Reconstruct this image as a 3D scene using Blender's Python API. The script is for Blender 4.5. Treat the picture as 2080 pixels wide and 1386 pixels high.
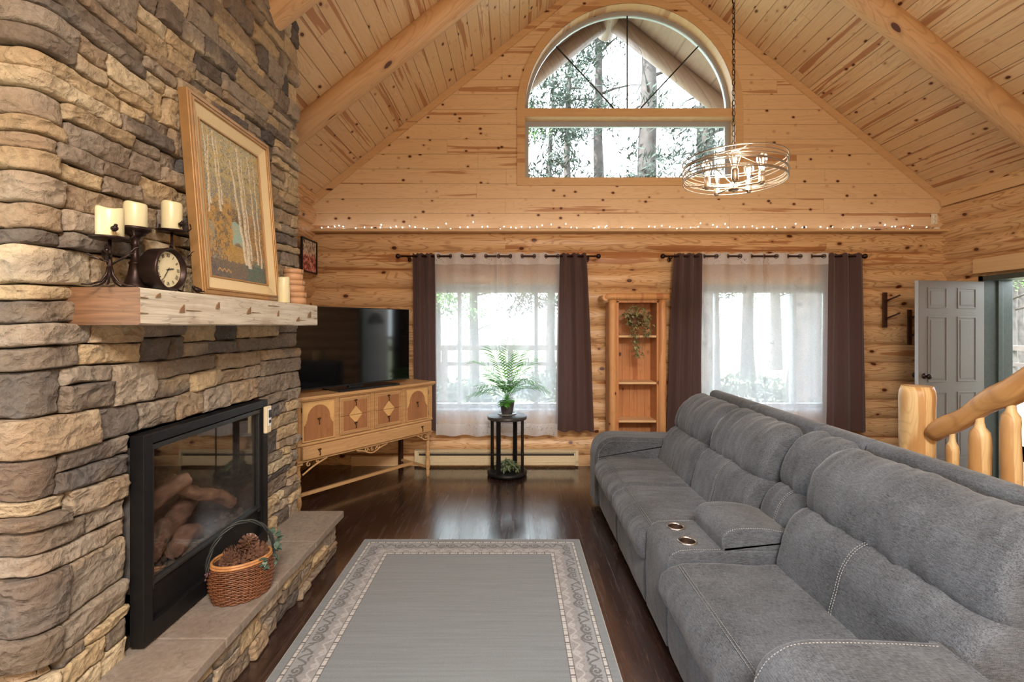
import bpy, math, random
import numpy as np
from mathutils import Vector, Matrix, noise, Euler
from mathutils.geometry import tessellate_polygon
for o in list(bpy.data.objects): bpy.data.objects.remove(o)
SC = bpy.context.scene; COL = SC.collection
PI = math.pi
# ---------------------------------------------------------------- camera, sky, sun, exposure
cam_d = bpy.data.cameras.new('camera'); cam = bpy.data.objects.new('camera', cam_d); COL.objects.link(cam)
cam_d.sensor_width = 36.0; cam_d.lens = 36.0*960/2080
cam_d.shift_x = (1040-1043)/2080; cam_d.shift_y = (662-693)/2080
cam.location = (0, 0, 1.6); cam.rotation_euler = (PI/2, 0, 0)
cam_d.clip_start = 0.05; cam_d.clip_end = 300
SC.camera = cam
W = bpy.data.worlds.new('sky'); SC.world = W; W.use_nodes = True
wn = W.node_tree; wbg = wn.nodes['Background']
wbg.inputs['Color'].default_value = (0.84, 0.94, 1.0, 1); wbg.inputs['Strength'].default_value = 5.0
def lamp(name, typ, loc, energy, color, size=0.3, rot=None, size_y=None):
    d = bpy.data.lights.new(name, typ); d.energy = energy; d.color = color
    if typ == 'AREA':
        d.size = size
        if size_y: d.shape = 'RECTANGLE'; d.size_y = size_y
    elif typ == 'POINT': d.shadow_soft_size = size
    elif typ == 'SUN': d.angle = size
    o = bpy.data.objects.new(name, d); COL.objects.link(o); o.location = loc
    if rot: o.rotation_euler = rot
    return o
lamp('sun', 'SUN', (0, 0, 20), 9.0, (1.0, 0.95, 0.88), 0.02, (math.radians(12), math.radians(-38), 0))
lamp('rear_fill_light', 'AREA', (0.6, -1.4, 3.6), 250, (1.0, 0.90, 0.80), 1.4, (0, 0, 0))  # added fill that brightens the room from behind the camera; no real fixture
vs = SC.view_settings
SC.display_settings.display_device = 'sRGB'
vs.view_transform = 'Standard'; vs.look = 'None'; vs.gamma = 1.0; vs.use_curve_mapping = False
vs.exposure = 1.14
# ---------------------------------------------------------------- helpers
def srgb(r, g, b, k=1.0):
    f = lambda c: ((c/255+0.055)/1.055)**2.4 if c/255 > 0.04045 else c/255/12.92
    return (f(r)*k, f(g)*k, f(b)*k, 1.0)
def U(u, Y): return (u-1043)/960.0*Y
def ZZ(v, Y): return 1.6+(662-v)/960.0*Y

class MB:
    def __init__(s): s.v = []; s.f = []; s.sm = []; s.c = []; s.col = None; s.mi = []; s.m = 0
    def add(s, vs_, fs, smooth=False, T=None):
        b = len(s.v)
        if T is not None: vs_ = [T @ Vector(p) for p in vs_]
        s.v.extend([tuple(p) for p in vs_])
        if s.col is not None: s.c.extend([s.col]*len(vs_))
        s.f.extend([[b+i for i in q] for q in fs]); s.sm.extend([smooth]*len(fs)); s.mi.extend([s.m]*len(fs))
        return s
    def box(s, x0, x1, y0, y1, z0, z1, T=None):
        x0, x1 = min(x0, x1), max(x0, x1); y0, y1 = min(y0, y1), max(y0, y1); z0, z1 = min(z0, z1), max(z0, z1)
        return s.add([(x0,y0,z0),(x1,y0,z0),(x1,y1,z0),(x0,y1,z0),(x0,y0,z1),(x1,y0,z1),(x1,y1,z1),(x0,y1,z1)],
            [(0,3,2,1),(4,5,6,7),(0,1,5,4),(1,2,6,5),(2,3,7,6),(3,0,4,7)], False, T)
    def grid(s, P, closed_u=False, closed_v=False, smooth=True, flip=False, T=None):
        # P: list (u) of lists (v) of points
        nu, nv = len(P), len(P[0]); vv = [p for r in P for p in r]; fs = []
        for i in range(nu if closed_u else nu-1):
            for j in range(nv if closed_v else nv-1):
                a = i*nv+j; b = ((i+1) % nu)*nv+j; c = ((i+1) % nu)*nv+(j+1) % nv; d = i*nv+(j+1) % nv
                fs.append((a, d, c, b) if flip else (a, b, c, d))
        return s.add(vv, fs, smooth, T)
    def tube(s, pts, r, seg=8, closed=False, cap=True, T=None, smooth=True, jit=None):
        pts = [Vector(p) for p in pts]; n = len(pts)
        rs = r if isinstance(r, (list, tuple)) else [r]*n
        up = Vector((0, 0, 1)); rings = []; prev = None
        for i, p in enumerate(pts):
            if closed: t = pts[(i+1) % n]-pts[i-1]
            else: t = pts[min(i+1, n-1)]-pts[max(i-1, 0)]
            if t.length < 1e-9: t = Vector((0, 0, 1))
            t.normalize()
            if prev is None:
                a = t.cross(up)
                if a.length < 1e-3: a = t.cross(Vector((1, 0, 0)))
                a.normalize()
            else:
                a = prev-t*prev.dot(t)
                if a.length < 1e-6: a = t.orthogonal()
                a.normalize()
            prev = a; b = t.cross(a)
            ring = []
            for k in range(seg):
                an = 2*PI*k/seg; rr = rs[i]
                if jit: rr *= jit(i/(n-1 if n > 1 else 1), an, p)
                ring.append(p+a*(math.cos(an)*rr)+b*(math.sin(an)*rr))
            rings.append(ring)
        s.grid(rings, closed_u=closed, closed_v=True, smooth=smooth, T=T)
        if cap and not closed:
            for ring, fl in ((rings[0], True), (rings[-1], False)):
                idx = list(range(seg))
                s.add(ring, [idx[::-1] if not fl else idx], False, T)
        return s
    def lathe(s, prof, seg=24, c=(0, 0, 0), T=None, smooth=True, sx=1, sy=1):
        P = [[(c[0]+r*sx*math.cos(2*PI*k/seg), c[1]+r*sy*math.sin(2*PI*k/seg), c[2]+z) for k in range(seg)] for r, z in prof]
        return s.grid(P, closed_v=True, smooth=smooth, flip=True, T=T)
    def ball(s, c, r, seg=12, rings=8, T=None):
        rx, ry, rz = r if isinstance(r, (tuple, list)) else (r, r, r)
        P = [[(c[0]+rx*math.sin(PI*i/rings)*math.cos(2*PI*k/seg), c[1]+ry*math.sin(PI*i/rings)*math.sin(2*PI*k/seg), c[2]+rz*math.cos(PI*i/rings)) for k in range(seg)] for i in range(rings+1)]
        return s.grid(P, closed_v=True, smooth=True, T=T)
    def plate(s, outer, holes, fn, d0, d1, smooth_side=False):
        # 2D polygon with holes, fn(a,b,d)->3D, from depth d0 to d1
        loops = [outer]+list(holes)
        tri = tessellate_polygon([[Vector((a, b, 0)) for a, b in l] for l in loops])
        flat = [p for l in loops for p in l]
        s.add([fn(a, b, d0) for a, b in flat], [tuple(t) for t in tri])
        s.add([fn(a, b, d1) for a, b in flat], [tuple(reversed(t)) for t in tri])
        for l in loops:
            n = len(l)
            s.add([fn(a, b, d0) for a, b in l]+[fn(a, b, d1) for a, b in l], [(i, (i+1) % n, n+(i+1) % n, n+i) for i in range(n)], smooth_side)
        return s
    def build(s, name, mat=None, parent=None, bevel=0, bseg=2, fixn=True, auto=None):
        me = bpy.data.meshes.new(name); me.from_pydata(s.v, [], s.f)
        me.polygons.foreach_set('use_smooth', s.sm)
        if s.c and len(s.c) == len(s.v):
            ca = me.color_attributes.new(name='Col', type='FLOAT_COLOR', domain='POINT')
            ca.data.foreach_set('color', np.array(s.c, dtype=np.float32).ravel())
        mats = mat if isinstance(mat, (list, tuple)) else [mat]
        for m_ in mats:
            if m_: me.materials.append(m_)
        if len(mats) > 1: me.polygons.foreach_set('material_index', s.mi)
        me.update()
        if fixn:
            import bmesh
            bm = bmesh.new(); bm.from_mesh(me)
            bmesh.ops.remove_doubles(bm, verts=bm.verts, dist=1e-5)
            bmesh.ops.recalc_face_normals(bm, faces=bm.faces)
            bm.to_mesh(me); bm.free()
        o = bpy.data.objects.new(name, me); COL.objects.link(o)
        if parent: o.parent = parent
        if bevel:
            b = o.modifiers.new('bevel', 'BEVEL'); b.width = bevel; b.segments = bseg; b.limit_method = 'ANGLE'; b.angle_limit = math.radians(50)
        return o

def tag(o, label=None, cat=None, group=None, kind=None):
    if label: o['label'] = label
    if cat: o['category'] = cat
    if group: o['group'] = group
    if kind: o['kind'] = kind
    return o
def thing(name, label, cat, loc=(0, 0, 0), rotz=0, group=None):
    o = bpy.data.objects.new(name, None); COL.objects.link(o)
    o.location = loc; o.rotation_euler = (0, 0, rotz); o.empty_display_size = 0.1
    return tag(o, label, cat, group)
def dup(root, loc=None, rotz=None, label=None, group=None):
    r = root.copy(); COL.objects.link(r)
    if loc is not None: r.location = loc
    if rotz is not None: r.rotation_euler = (0, 0, rotz)
    if label: r['label'] = label
    if group: r['group'] = group
    for ch in list(root.children):
        c = ch.copy(); COL.objects.link(c); c.parent = r
        for g in ch.children:
            d = g.copy(); COL.objects.link(d); d.parent = c
    return r
# ---------------------------------------------------------------- shader helper
class Sh:
    def __init__(s, name):
        s.mat = bpy.data.materials.new(name); s.mat.use_nodes = True; s.nt = s.mat.node_tree
        s.bsdf = s.nt.nodes['Principled BSDF']; s.outn = s.nt.nodes['Material Output']; s._co = None
    def link(s, v, sock):
        if isinstance(v, bpy.types.NodeSocket): s.nt.links.new(v, sock)
        elif v is not None:
            try: sock.default_value = v
            except Exception: sock.default_value = tuple(v)[:3]
    def node(s, t): return s.nt.nodes.new(t)
    def co(s):
        if s._co is None: s._co = s.node('ShaderNodeTexCoord').outputs['Object']
        return s._co
    def m(s, op, a, b=None, c=None):
        n = s.node('ShaderNodeMath'); n.operation = op; s.link(a, n.inputs[0])
        if b is not None: s.link(b, n.inputs[1])
        if c is not None: s.link(c, n.inputs[2])
        return n.outputs[0]
    def dot(s, vec):
        n = s.node('ShaderNodeVectorMath'); n.operation = 'DOT_PRODUCT'; s.link(s.co(), n.inputs[0]); n.inputs[1].default_value = vec
        return n.outputs['Value']
    def comb(s, x, y, z):
        n = s.node('ShaderNodeCombineXYZ'); s.link(x, n.inputs[0]); s.link(y, n.inputs[1]); s.link(z, n.inputs[2]); return n.outputs[0]
    def sep(s, v):
        n = s.node('ShaderNodeSeparateXYZ'); s.link(v, n.inputs[0]); return n.outputs
    def scale(s, v, k):
        n = s.node('ShaderNodeVectorMath'); n.operation = 'MULTIPLY'; s.link(v, n.inputs[0]); n.inputs[1].default_value = k; return n.outputs[0]
    def noise(s, vec=None, scale=5, detail=3, rough=0.5, dist=0.0):
        n = s.node('ShaderNodeTexNoise'); s.link(vec if vec is not None else s.co(), n.inputs['Vector'])
        n.inputs['Scale'].default_value = scale; n.inputs['Detail'].default_value = detail; n.inputs['Roughness'].default_value = rough
        n.inputs['Distortion'].default_value = dist; return n.outputs['Fac']
    def vor(s, vec, scale=1.0, out='Distance', feat='F1'):
        n = s.node('ShaderNodeTexVoronoi'); n.feature = feat; s.link(vec, n.inputs['Vector']); n.inputs['Scale'].default_value = scale; return n.outputs[out]
    def white(s, v):
        n = s.node('ShaderNodeTexWhiteNoise'); n.noise_dimensions = '1D'; s.link(v, n.inputs['W']); return n.outputs['Value']
    def mr(s, v, a, b, c=0.0, d=1.0, smooth=False):
        n = s.node('ShaderNodeMapRange'); n.interpolation_type = 'SMOOTHSTEP' if smooth else 'LINEAR'
        s.link(v, n.inputs[0]); n.inputs[1].default_value = a; n.inputs[2].default_value = b; n.inputs[3].default_value = c; n.inputs[4].default_value = d
        return n.outputs[0]
    def ramp(s, f, stops):
        n = s.node('ShaderNodeValToRGB'); s.link(f, n.inputs[0]); e = n.color_ramp.elements
        while len(e) < len(stops): e.new(0.5)
        for i, (p, c) in enumerate(stops): e[i].position = p; e[i].color = c
        return n.outputs[0]
    def mix(s, f, a, b, blend='MIX'):
        n = s.node('ShaderNodeMix'); n.data_type = 'RGBA'; n.blend_type = blend; s.link(f, n.inputs[0]); s.link(a, n.inputs[6]); s.link(b, n.inputs[7]); return n.outputs[2]
    def attr(s, name='Col'):
        n = s.node('ShaderNodeAttribute'); n.attribute_name = name; return n.outputs['Color']
    def bump(s, h, strength=0.3, dist=0.01, prev=None):
        n = s.node('ShaderNodeBump'); n.inputs['Strength'].default_value = strength; n.inputs['Distance'].default_value = dist; s.link(h, n.inputs['Height'])
        if prev is not None: s.link(prev, n.inputs['Normal'])
        return n.outputs[0]
    def out(s, color, rough=0.5, normal=None, metal=0.0, **kw):
        b = s.bsdf; s.link(color, b.inputs['Base Color']); s.link(rough, b.inputs['Roughness']); s.link(metal, b.inputs['Metallic'])
        if normal is not None: s.link(normal, b.inputs['Normal'])
        for k, v in kw.items(): s.link(v, b.inputs[k.replace('_', ' ')])
        return s.mat
def plain(name, col, rough=0.5, metal=0.0, nscale=40, namt=0.12, bump=0.0, **kw):
    s = Sh(name); n = s.noise(scale=nscale, detail=4)
    dark = tuple(c*(1-namt) for c in col[:3])+(1,); lite = tuple(min(1, c*(1+namt)) for c in col[:3])+(1,)
    c = s.ramp(n, [(0.3, dark), (0.7, lite)])
    return s.out(c, rough, s.bump(n, bump, 0.003) if bump else None, metal, **kw)

def wood(name, across, along, pitch, off=0.0, base=(srgb(196,152,98), srgb(214,174,120)), red=srgb(160,104,62), knotc=srgb(84,42,26),
         groove=1.0, knot=1.0, streak=0.5, rough=0.45, sA=4.2, sB=8.0, var=0.35, ring=0.35, bumpk=0.25, joint=3.7, gw=0.0035, th=0.105, grooved_bump=True):
    s = Sh(name)
    A = s.dot(across); L = s.dot(along)
    q = s.m('DIVIDE', s.m('ADD', A, off), pitch); idx = s.m('FLOOR', q); fr = s.m('FRACT', q)
    rnd = s.white(idx); rnd2 = s.white(s.m('ADD', idx, 91.7))
    # board ends
    jl = s.m('DIVIDE', s.m('ADD', L, s.m('MULTIPLY', rnd2, joint)), joint)
    seg = s.m('FLOOR', jl); jf = s.m('FRACT', jl)
    bid = s.m('ADD', s.m('MULTIPLY', idx, 3.173), s.m('MULTIPLY', seg, 1.71))
    rb = s.white(bid)
    # base tone
    g1 = s.noise(s.comb(s.m('MULTIPLY', L, 1.6), s.m('MULTIPLY', A, 55), bid), 1.0, 4, 0.6)
    v2 = s.comb(s.m('MULTIPLY', L, 0.9), s.m('MULTIPLY', A, 7.0), bid)
    g2 = s.noise(v2, 1.0, 2, 0.5, 0.6)
    col = s.mix(s.mr(g1, 0.3, 0.7), base[0], base[1])
    rings = s.m('FRACT', s.m('MULTIPLY', g2, 16.0))
    rl = s.mr(s.m('ABSOLUTE', s.m('SUBTRACT', rings, 0.5)), 0.28, 0.5, 0.0, ring, True)
    col = s.mix(rl, col, tuple(c*0.72 for c in red[:3])+(1,))
    # board to board tone
    col = s.mix(s.mr(rb, 0.0, 1.0, 0.0, var), col, s.mix(rb, red, base[0]))
    # heartwood streaks
    if streak:
        g3 = s.noise(s.comb(s.m('MULTIPLY', L, 0.55), s.m('MULTIPLY', A, 11.0), s.m('ADD', bid, 40.0)), 1.0, 3, 0.55, 0.3)
        st = s.m('MULTIPLY', s.mr(g3, 0.56, 0.60, 0, 0.85, True), s.mr(s.white(s.m('ADD', bid, 5.5)), 1-streak-0.02, 1-streak+0.02))
        col = s.mix(st, col, red)
    # knots
    kd = s.vor(s.comb(s.m('MULTIPLY', L, sA), s.m('MULTIPLY', A, sB), s.m('MULTIPLY', bid, 1.37)), 1.0)
    if knot:
        col = s.mix(s.mr(kd, th, th*1.8, 0.45*knot, 0.0, True), col, red)
        col = s.mix(s.mr(kd, th*0.72, th, knot, 0.0, True), col, knotc)
    h = g1
    if groove:
        dd = s.m('MULTIPLY', s.m('MINIMUM', fr, s.m('SUBTRACT', 1.0, fr)), pitch)
        gl = s.mr(dd, gw*0.3, gw, groove, 0.0, True)
        jd = s.m('MULTIPLY', s.m('MINIMUM', jf, s.m('SUBTRACT', 1.0, jf)), joint)
        gl = s.m('MAXIMUM', gl, s.mr(jd, 0.0008, 0.002, groove*0.8, 0.0, True))
        col = s.mix(s.m('MULTIPLY', gl, 0.75), col, tuple(c*0.35 for c in red[:3])+(1,))
        nrm = s.bump(g1, bumpk*0.4, 0.002)
        if grooved_bump: nrm = s.bump(s.m('SUBTRACT', 1.0, gl), 0.8, 0.004, nrm)
    else: nrm = s.bump(g1, bumpk, 0.003)
    return s.out(col, rough, nrm)
TH = math.atan(0.797); CT, ST = math.cos(TH), math.sin(TH)
PB = (srgb(222,190,146), srgb(237,213,173))
M = {}
M['gable'] = wood('pine_boards_gable', (0,0,1), (1,0,0), 0.173, -2.904, base=(srgb(229,199,158), srgb(236,209,171)), red=srgb(184,132,92), ring=0.14, streak=0.32, var=0.22, groove=0.6, sA=6.0, sB=8.0, th=0.125)
M['ceil_l'] = wood('pine_boards_ceiling_left', (CT,0,ST), (0,1,0), 0.132, 0.0, base=PB, red=srgb(172,118,78), streak=0.7, var=0.75, ring=0.2, th=0.13, sA=5.5, groove=0.8, gw=0.005)
M['ceil_r'] = wood('pine_boards_ceiling_right', (CT,0,-ST), (0,1,0), 0.132, 0.04, base=PB, red=srgb(168,112,74), streak=0.75, var=0.85, ring=0.2, th=0.13, sA=5.5, groove=0.8, gw=0.005)
LB = (srgb(211,171,125), srgb(228,193,148))
M['log_x'] = wood('log_wall_wood_x', (0,0,1), (1,0,0), 0.2145, -2.458, base=LB, red=srgb(164,108,64), ring=0.62, streak=0.45, var=0.35, groove=0, sA=3.6, sB=6.0, th=0.13, rough=0.4)
M['log_y'] = wood('log_wall_wood_y', (0,0,1), (0,1,0), 0.2145, -2.458, base=LB, red=srgb(168,112,68), ring=0.62, streak=0.4, var=0.35, groove=0, sA=3.6, sB=6.0, th=0.13, rough=0.4)
M['rafter'] = wood('log_rafter_wood', (0,1,0), (1,0,0), 0.6, 0.0, base=(srgb(206,166,122), srgb(220,184,140)), red=srgb(180,132,92), ring=0.35, streak=0.3, var=0.2, groove=0, sA=2.2, sB=6.0, th=0.11)
M['trim'] = wood('pine_trim_wood', (0,0,1), (1,0,0), 0.5, 0.03, base=(srgb(214,177,132), srgb(223,190,147)), red=srgb(182,134,96), ring=0.1, streak=0.1, var=0.15, groove=0, sA=2.0, sB=7)
def floor_mat():
    s = Sh('dark_walnut_floor'); A = s.dot((1,0,0)); L = s.dot((0,1,0)); pitch = 0.128
    q = s.m('DIVIDE', A, pitch); idx = s.m('FLOOR', q); fr = s.m('FRACT', q)
    jl = s.m('DIVIDE', s.m('ADD', L, s.m('MULTIPLY', s.white(idx), 1.3)), 1.3); jf = s.m('FRACT', jl)
    bid = s.m('ADD', s.m('MULTIPLY', idx, 3.17), s.m('MULTIPLY', s.m('FLOOR', jl), 1.7)); rb = s.white(bid)
    g = s.noise(s.comb(s.m('MULTIPLY', L, 2.5), s.m('MULTIPLY', A, 38), bid), 1.0, 5, 0.65, 0.3)
    col = s.ramp(g, [(0.25, srgb(34,24,21)), (0.5, srgb(50,35,30)), (0.75, srgb(74,53,45))])
    col = s.mix(s.mr(rb, 0, 1, 0, 0.45), col, srgb(44,26,20))
    sc = s.noise(s.comb(s.m('MULTIPLY', L, 5), s.m('MULTIPLY', A, 160), 3.3), 1.0, 2, 0.5)
    col = s.mix(s.mr(sc, 0.72, 0.78, 0, 0.35, True), col, srgb(150,120,100))
    dd = s.m('MULTIPLY', s.m('MINIMUM', fr, s.m('SUBTRACT', 1.0, fr)), pitch)
    gl = s.mr(dd, 0.0006, 0.002, 1, 0, True)
    gl = s.m('MAXIMUM', gl, s.mr(s.m('MULTIPLY', s.m('MINIMUM', jf, s.m('SUBTRACT', 1.0, jf)), 1.3), 0.0006, 0.002, 1, 0, True))
    col = s.mix(s.m('MULTIPLY', gl, 0.6), col, srgb(16,9,6))
    n = s.bump(g, 0.05, 0.002); n = s.bump(s.m('SUBTRACT', 1, gl), 0.35, 0.002, n)
    return s.out(col, s.mr(g, 0.3, 0.8, 0.22, 0.32), n, Specular_IOR_Level=0.8, Coat_Weight=0.8, Coat_Roughness=0.16)
M['floor'] = floor_mat()
def stone_mat(name, attr=True, col0=None, chip=0.75):
    s = Sh(name)
    base = s.attr() if attr else col0
    n1 = s.noise(scale=7, detail=5, rough=0.6); n2 = s.noise(scale=45, detail=6, rough=0.7); n3 = s.noise(scale=2.5, detail=3)
    n4 = s.noise(scale=14, detail=6, rough=0.75, dist=0.4)
    c = s.mix(s.mr(n1, 0.35, 0.75, 0, 0.55), base, s.mix(1.0, base, srgb(190,170,150), 'MULTIPLY'))
    c = s.mix(s.mr(n3, 0.5, 0.72, 0, 0.35), c, srgb(138,104,70))
    c = s.mix(s.mr(n2, 0.3, 0.75, 0.38, 0.0), c, s.mix(1.0, c, srgb(120,112,104), 'MULTIPLY'))
    c = s.mix(s.mr(n4, 0.30, 0.46, 0.5, 0.0), c, s.mix(1.0, c, srgb(120,108,98), 'MULTIPLY'))
    nm = s.bump(n1, 0.5*min(1, chip*2), 0.02); nm = s.bump(n4, min(0.9, chip*3), 0.018*min(1, chip*4), nm)
    dn = s.node('ShaderNodeTexNoise'); dn.inputs['Scale'].default_value = 12; s.link(s.co(), dn.inputs['Vector'])
    va = s.node('ShaderNodeVectorMath'); va.operation = 'MULTIPLY_ADD'; s.link(dn.outputs['Color'], va.inputs[0]); va.inputs[1].default_value = (.10, .10, .10); s.link(s.co(), va.inputs[2])
    nm = s.bump(s.vor(s.scale(va.outputs[0], (20, 20, 34)), 1.0), chip, 0.016, nm); nm = s.bump(n2, 0.6, 0.006, nm)
    return s.out(c, 0.85, nm)
M['stone'] = stone_mat('ledger_stone')
M['slab'] = stone_mat('hearth_slab_stone', False, srgb(150,140,130), 0.06)
M['eave'] = wood('shade_toned_eave_wood', (CT,0,ST), (0,1,0), 0.14, 0.0, base=(srgb(136,112,104), srgb(156,132,122)), red=srgb(120,92,84), ring=0.1, streak=0.3, var=0.4, groove=0.6, knot=0.4)  # pine turned darker and mauve: the overhang's shade is put into the colour
M['mortar'] = plain('dark_mortar', srgb(52,44,36), 0.95, nscale=60)
def fabric(name, c0, c1, sheen=0.5):
    s = Sh(name)
    a = s.noise(scale=4.5, detail=4, rough=0.6)
    w1 = s.noise(s.scale(s.co(), (45, 340, 340)), 1.0, 2, 0.6); w2 = s.noise(s.scale(s.co(), (340, 50, 340)), 1.0, 2, 0.6)
    w = s.m('ADD', s.m('MULTIPLY', w1, 0.5), s.m('MULTIPLY', w2, 0.5))
    f = s.m('ADD', s.m('MULTIPLY', w, 0.75), s.m('MULTIPLY', a, 0.3))
    c = s.ramp(f, [(0.40, c0), (0.66, c1)])
    wr = s.noise(s.scale(s.co(), (3, 7, 7)), 1.0, 4, 0.55, 0.8)
    n = s.bump(wr, 0.35, 0.02); n = s.bump(w, 0.25, 0.0012, n)
    return s.out(c, 0.85, n, Sheen_Weight=sheen, Sheen_Roughness=0.4)
M['sofa'] = fabric('grey_brushed_upholstery', srgb(32,35,40), srgb(94,99,107), 0.2)
M['thread'] = plain('pale_stitching_thread', srgb(136,136,136), 0.8)
M['brown_curtain'] = None
def curtain_mat(name, c, trans=0.1):
    s = Sh(name); w = s.noise(s.scale(s.co(), (500, 500, 160)), 1.0, 2); big = s.noise(scale=3, detail=2)
    col = s.mix(s.mr(w, 0.35, 0.65, 0, 1), tuple(k*0.8 for k in c[:3])+(1,), tuple(k*1.15 for k in c[:3])+(1,))
    s.out(col, 0.9, s.bump(w, 0.2, 0.001), Sheen_Weight=0.2)
    t = s.node('ShaderNodeBsdfTranslucent'); s.link(col, t.inputs[0]); mx = s.node('ShaderNodeMixShader'); mx.inputs[0].default_value = trans
    s.nt.links.new(s.bsdf.outputs[0], mx.inputs[1]); s.nt.links.new(t.outputs[0], mx.inputs[2]); s.nt.links.new(mx.outputs[0], s.outn.inputs[0])
    return s.mat
M['brown_curtain'] = curtain_mat('dark_brown_curtain_cloth', srgb(84,62,60), 0.18)
def sheer_mat():
    s = Sh('white_sheer_voile'); co = s.co()
    w = s.noise(s.scale(co, (300, 300, 90)), 1.0, 2)
    # stitched vine and leaf embroidery
    n = s.noise(s.scale(co, (9, 9, 6)), 1.0, 2, 0.5, 1.2)
    line = s.mr(s.m('ABSOLUTE', s.m('SUBTRACT', n, 0.5)), 0.004, 0.012, 1, 0, True)
    gate = s.mr(s.noise(s.scale(co, (5, 5, 3.5)), 1.0, 1), 0.52, 0.56)
    lf = s.vor(s.scale(co, (30, 30, 20)), 1.0); leaf = s.m('MULTIPLY', s.mr(lf, 0.14, 0.2, 1, 0, True), gate)
    em = s.m('MAXIMUM', s.m('MULTIPLY', line, gate), leaf)
    col = s.mix(s.m('MULTIPLY', em, 0.6), srgb(238,242,250), srgb(120,120,122))
    d = s.node('ShaderNodeBsdfDiffuse'); s.link(col, d.inputs[0]); t = s.node('ShaderNodeBsdfTranslucent'); s.link(col, t.inputs[0])
    m1 = s.node('ShaderNodeMixShader'); m1.inputs[0].default_value = 0.55; s.nt.links.new(d.outputs[0], m1.inputs[1]); s.nt.links.new(t.outputs[0], m1.inputs[2])
    tr = s.node('ShaderNodeBsdfTransparent'); m2 = s.node('ShaderNodeMixShader')
    op = s.m('MINIMUM', s.m('ADD', s.mr(w, 0.3, 0.7, 0.46, 0.60), s.m('MULTIPLY', em, 0.35)), 1.0)
    z = s.sep(co)[2]; hem = s.m('MAXIMUM', s.mr(z, 2.285, 2.29, 0, 0.42), s.mr(z, 0.50, 0.505, 0.3, 0.0))
    s.link(s.m('MINIMUM', s.m('ADD', op, hem), 1.0), m2.inputs[0]); s.nt.links.new(tr.outputs[0], m2.inputs[1]); s.nt.links.new(m1.outputs[0], m2.inputs[2])
    s.nt.links.new(m2.outputs[0], s.outn.inputs[0]); return s.mat
M['sheer'] = sheer_mat()
def glass_mat(name, tint=(1,1,1,1), refl=1.0):
    s = Sh(name); tr = s.node('ShaderNodeBsdfTransparent'); s.link(tint, tr.inputs[0]); g = s.node('ShaderNodeBsdfGlossy'); g.inputs['Roughness'].default_value = 0.02
    f = s.node('ShaderNodeFresnel'); f.inputs['IOR'].default_value = 1.45; m = s.node('ShaderNodeMixShader')
    s.link(s.m('MULTIPLY', f.outputs[0], refl), m.inputs[0])
    s.nt.links.new(tr.outputs[0], m.inputs[1]); s.nt.links.new(g.outputs[0], m.inputs[2]); s.nt.links.new(m.outputs[0], s.outn.inputs[0]); return s.mat
M['glass'] = glass_mat('window_glass', (0.97, 0.99, 1.0, 1), 0.6)
M['fireglass'] = glass_mat('firebox_glass', (0.93, 0.93, 0.93, 1), 0.45)
def emis(name, col, st):
    s = Sh(name); s.link(col, s.bsdf.inputs['Base Color']); s.link(col, s.bsdf.inputs['Emission Color']); s.bsdf.inputs['Emission Strength'].default_value = st; return s.mat
M['bulb'] = emis('warm_filament_glow', (1.0, 0.82, 0.54, 1), 9.0)
M['fairy'] = emis('cool_fairy_light_glow', (0.86, 0.90, 1.0, 1), 16.0)
M['blackmetal'] = plain('matte_black_metal', srgb(34,34,36), 0.45, 0.6)
M['greymetal'] = plain('dark_grey_metal', srgb(66,68,70), 0.35, 0.7)
M['bronze'] = plain('oil_rubbed_bronze', srgb(52,38,34), 0.4, 0.7, bump=0.1)
M['rod'] = plain('dark_bronze_rod', srgb(50,30,28), 0.35, 0.6)
M['brass'] = plain('antique_brass', srgb(92,68,46), 0.38, 0.85)
M['champagne'] = plain('brushed_champagne_metal', srgb(168,152,136), 0.3, 0.85)
M['ivory'] = plain('ivory_plastic_plate', srgb(236,232,218), 0.4, namt=0.02)
M['steel'] = plain('brushed_steel', srgb(190,186,182), 0.28, 0.95)
M['white'] = plain('white_vinyl', srgb(226,228,230), 0.4, namt=0.03)
M['frame_grey'] = plain('grey_white_window_frame', srgb(176,180,186), 0.4, namt=0.04)
M['cream'] = plain('almond_enamel', srgb(214,200,168), 0.35, namt=0.04)
M['slot'] = plain('dark_slot', srgb(58,50,42), 0.7)
M['candle'] = plain('ivory_wax', srgb(214,204,164), 0.35, namt=0.05, nscale=8, Subsurface_Weight=0.15)
M['oak'] = wood('honey_oak_veneer', (0,0,1), (1,0,0), 0.7, 0.2, base=(srgb(184,144,98), srgb(202,164,118)), red=srgb(166,118,76), ring=0.25, streak=0, var=0.1, groove=0, knot=0, rough=0.38)
M['oak_l'] = plain('pale_maple_veneer', srgb(214,174,116), 0.38, nscale=14, namt=0.1)
M['walnut_v'] = wood('reddish_walnut_veneer', (1,0,0), (0,0,1), 0.06, 0.0, base=(srgb(150,102,66), srgb(172,122,80)), red=srgb(128,80,50), ring=0.25, streak=0, var=0.4, groove=0, knot=0, rough=0.4)
M['darkwood'] = plain('dark_stained_wood', srgb(62,34,24), 0.5, nscale=25, namt=0.3)
M['peeled'] = wood('peeled_pine_log', (1,0,0), (0,0,1), 0.9, 0.3, base=(srgb(210,176,122), srgb(232,202,150)), red=srgb(184,136,82), ring=0.22, streak=0.2, var=0.1, groove=0, sA=5, sB=7, th=0.12, rough=0.42)
M['peeled_y'] = wood('peeled_pine_rail', (1,0,0), (0,0.83,-0.55), 0.9, 0.3, base=(srgb(180,130,76), srgb(206,160,104)), red=srgb(140,88,50), ring=0.3, streak=0.5, var=0.1, groove=0, sA=4, sB=7, th=0.12, rough=0.42)
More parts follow.
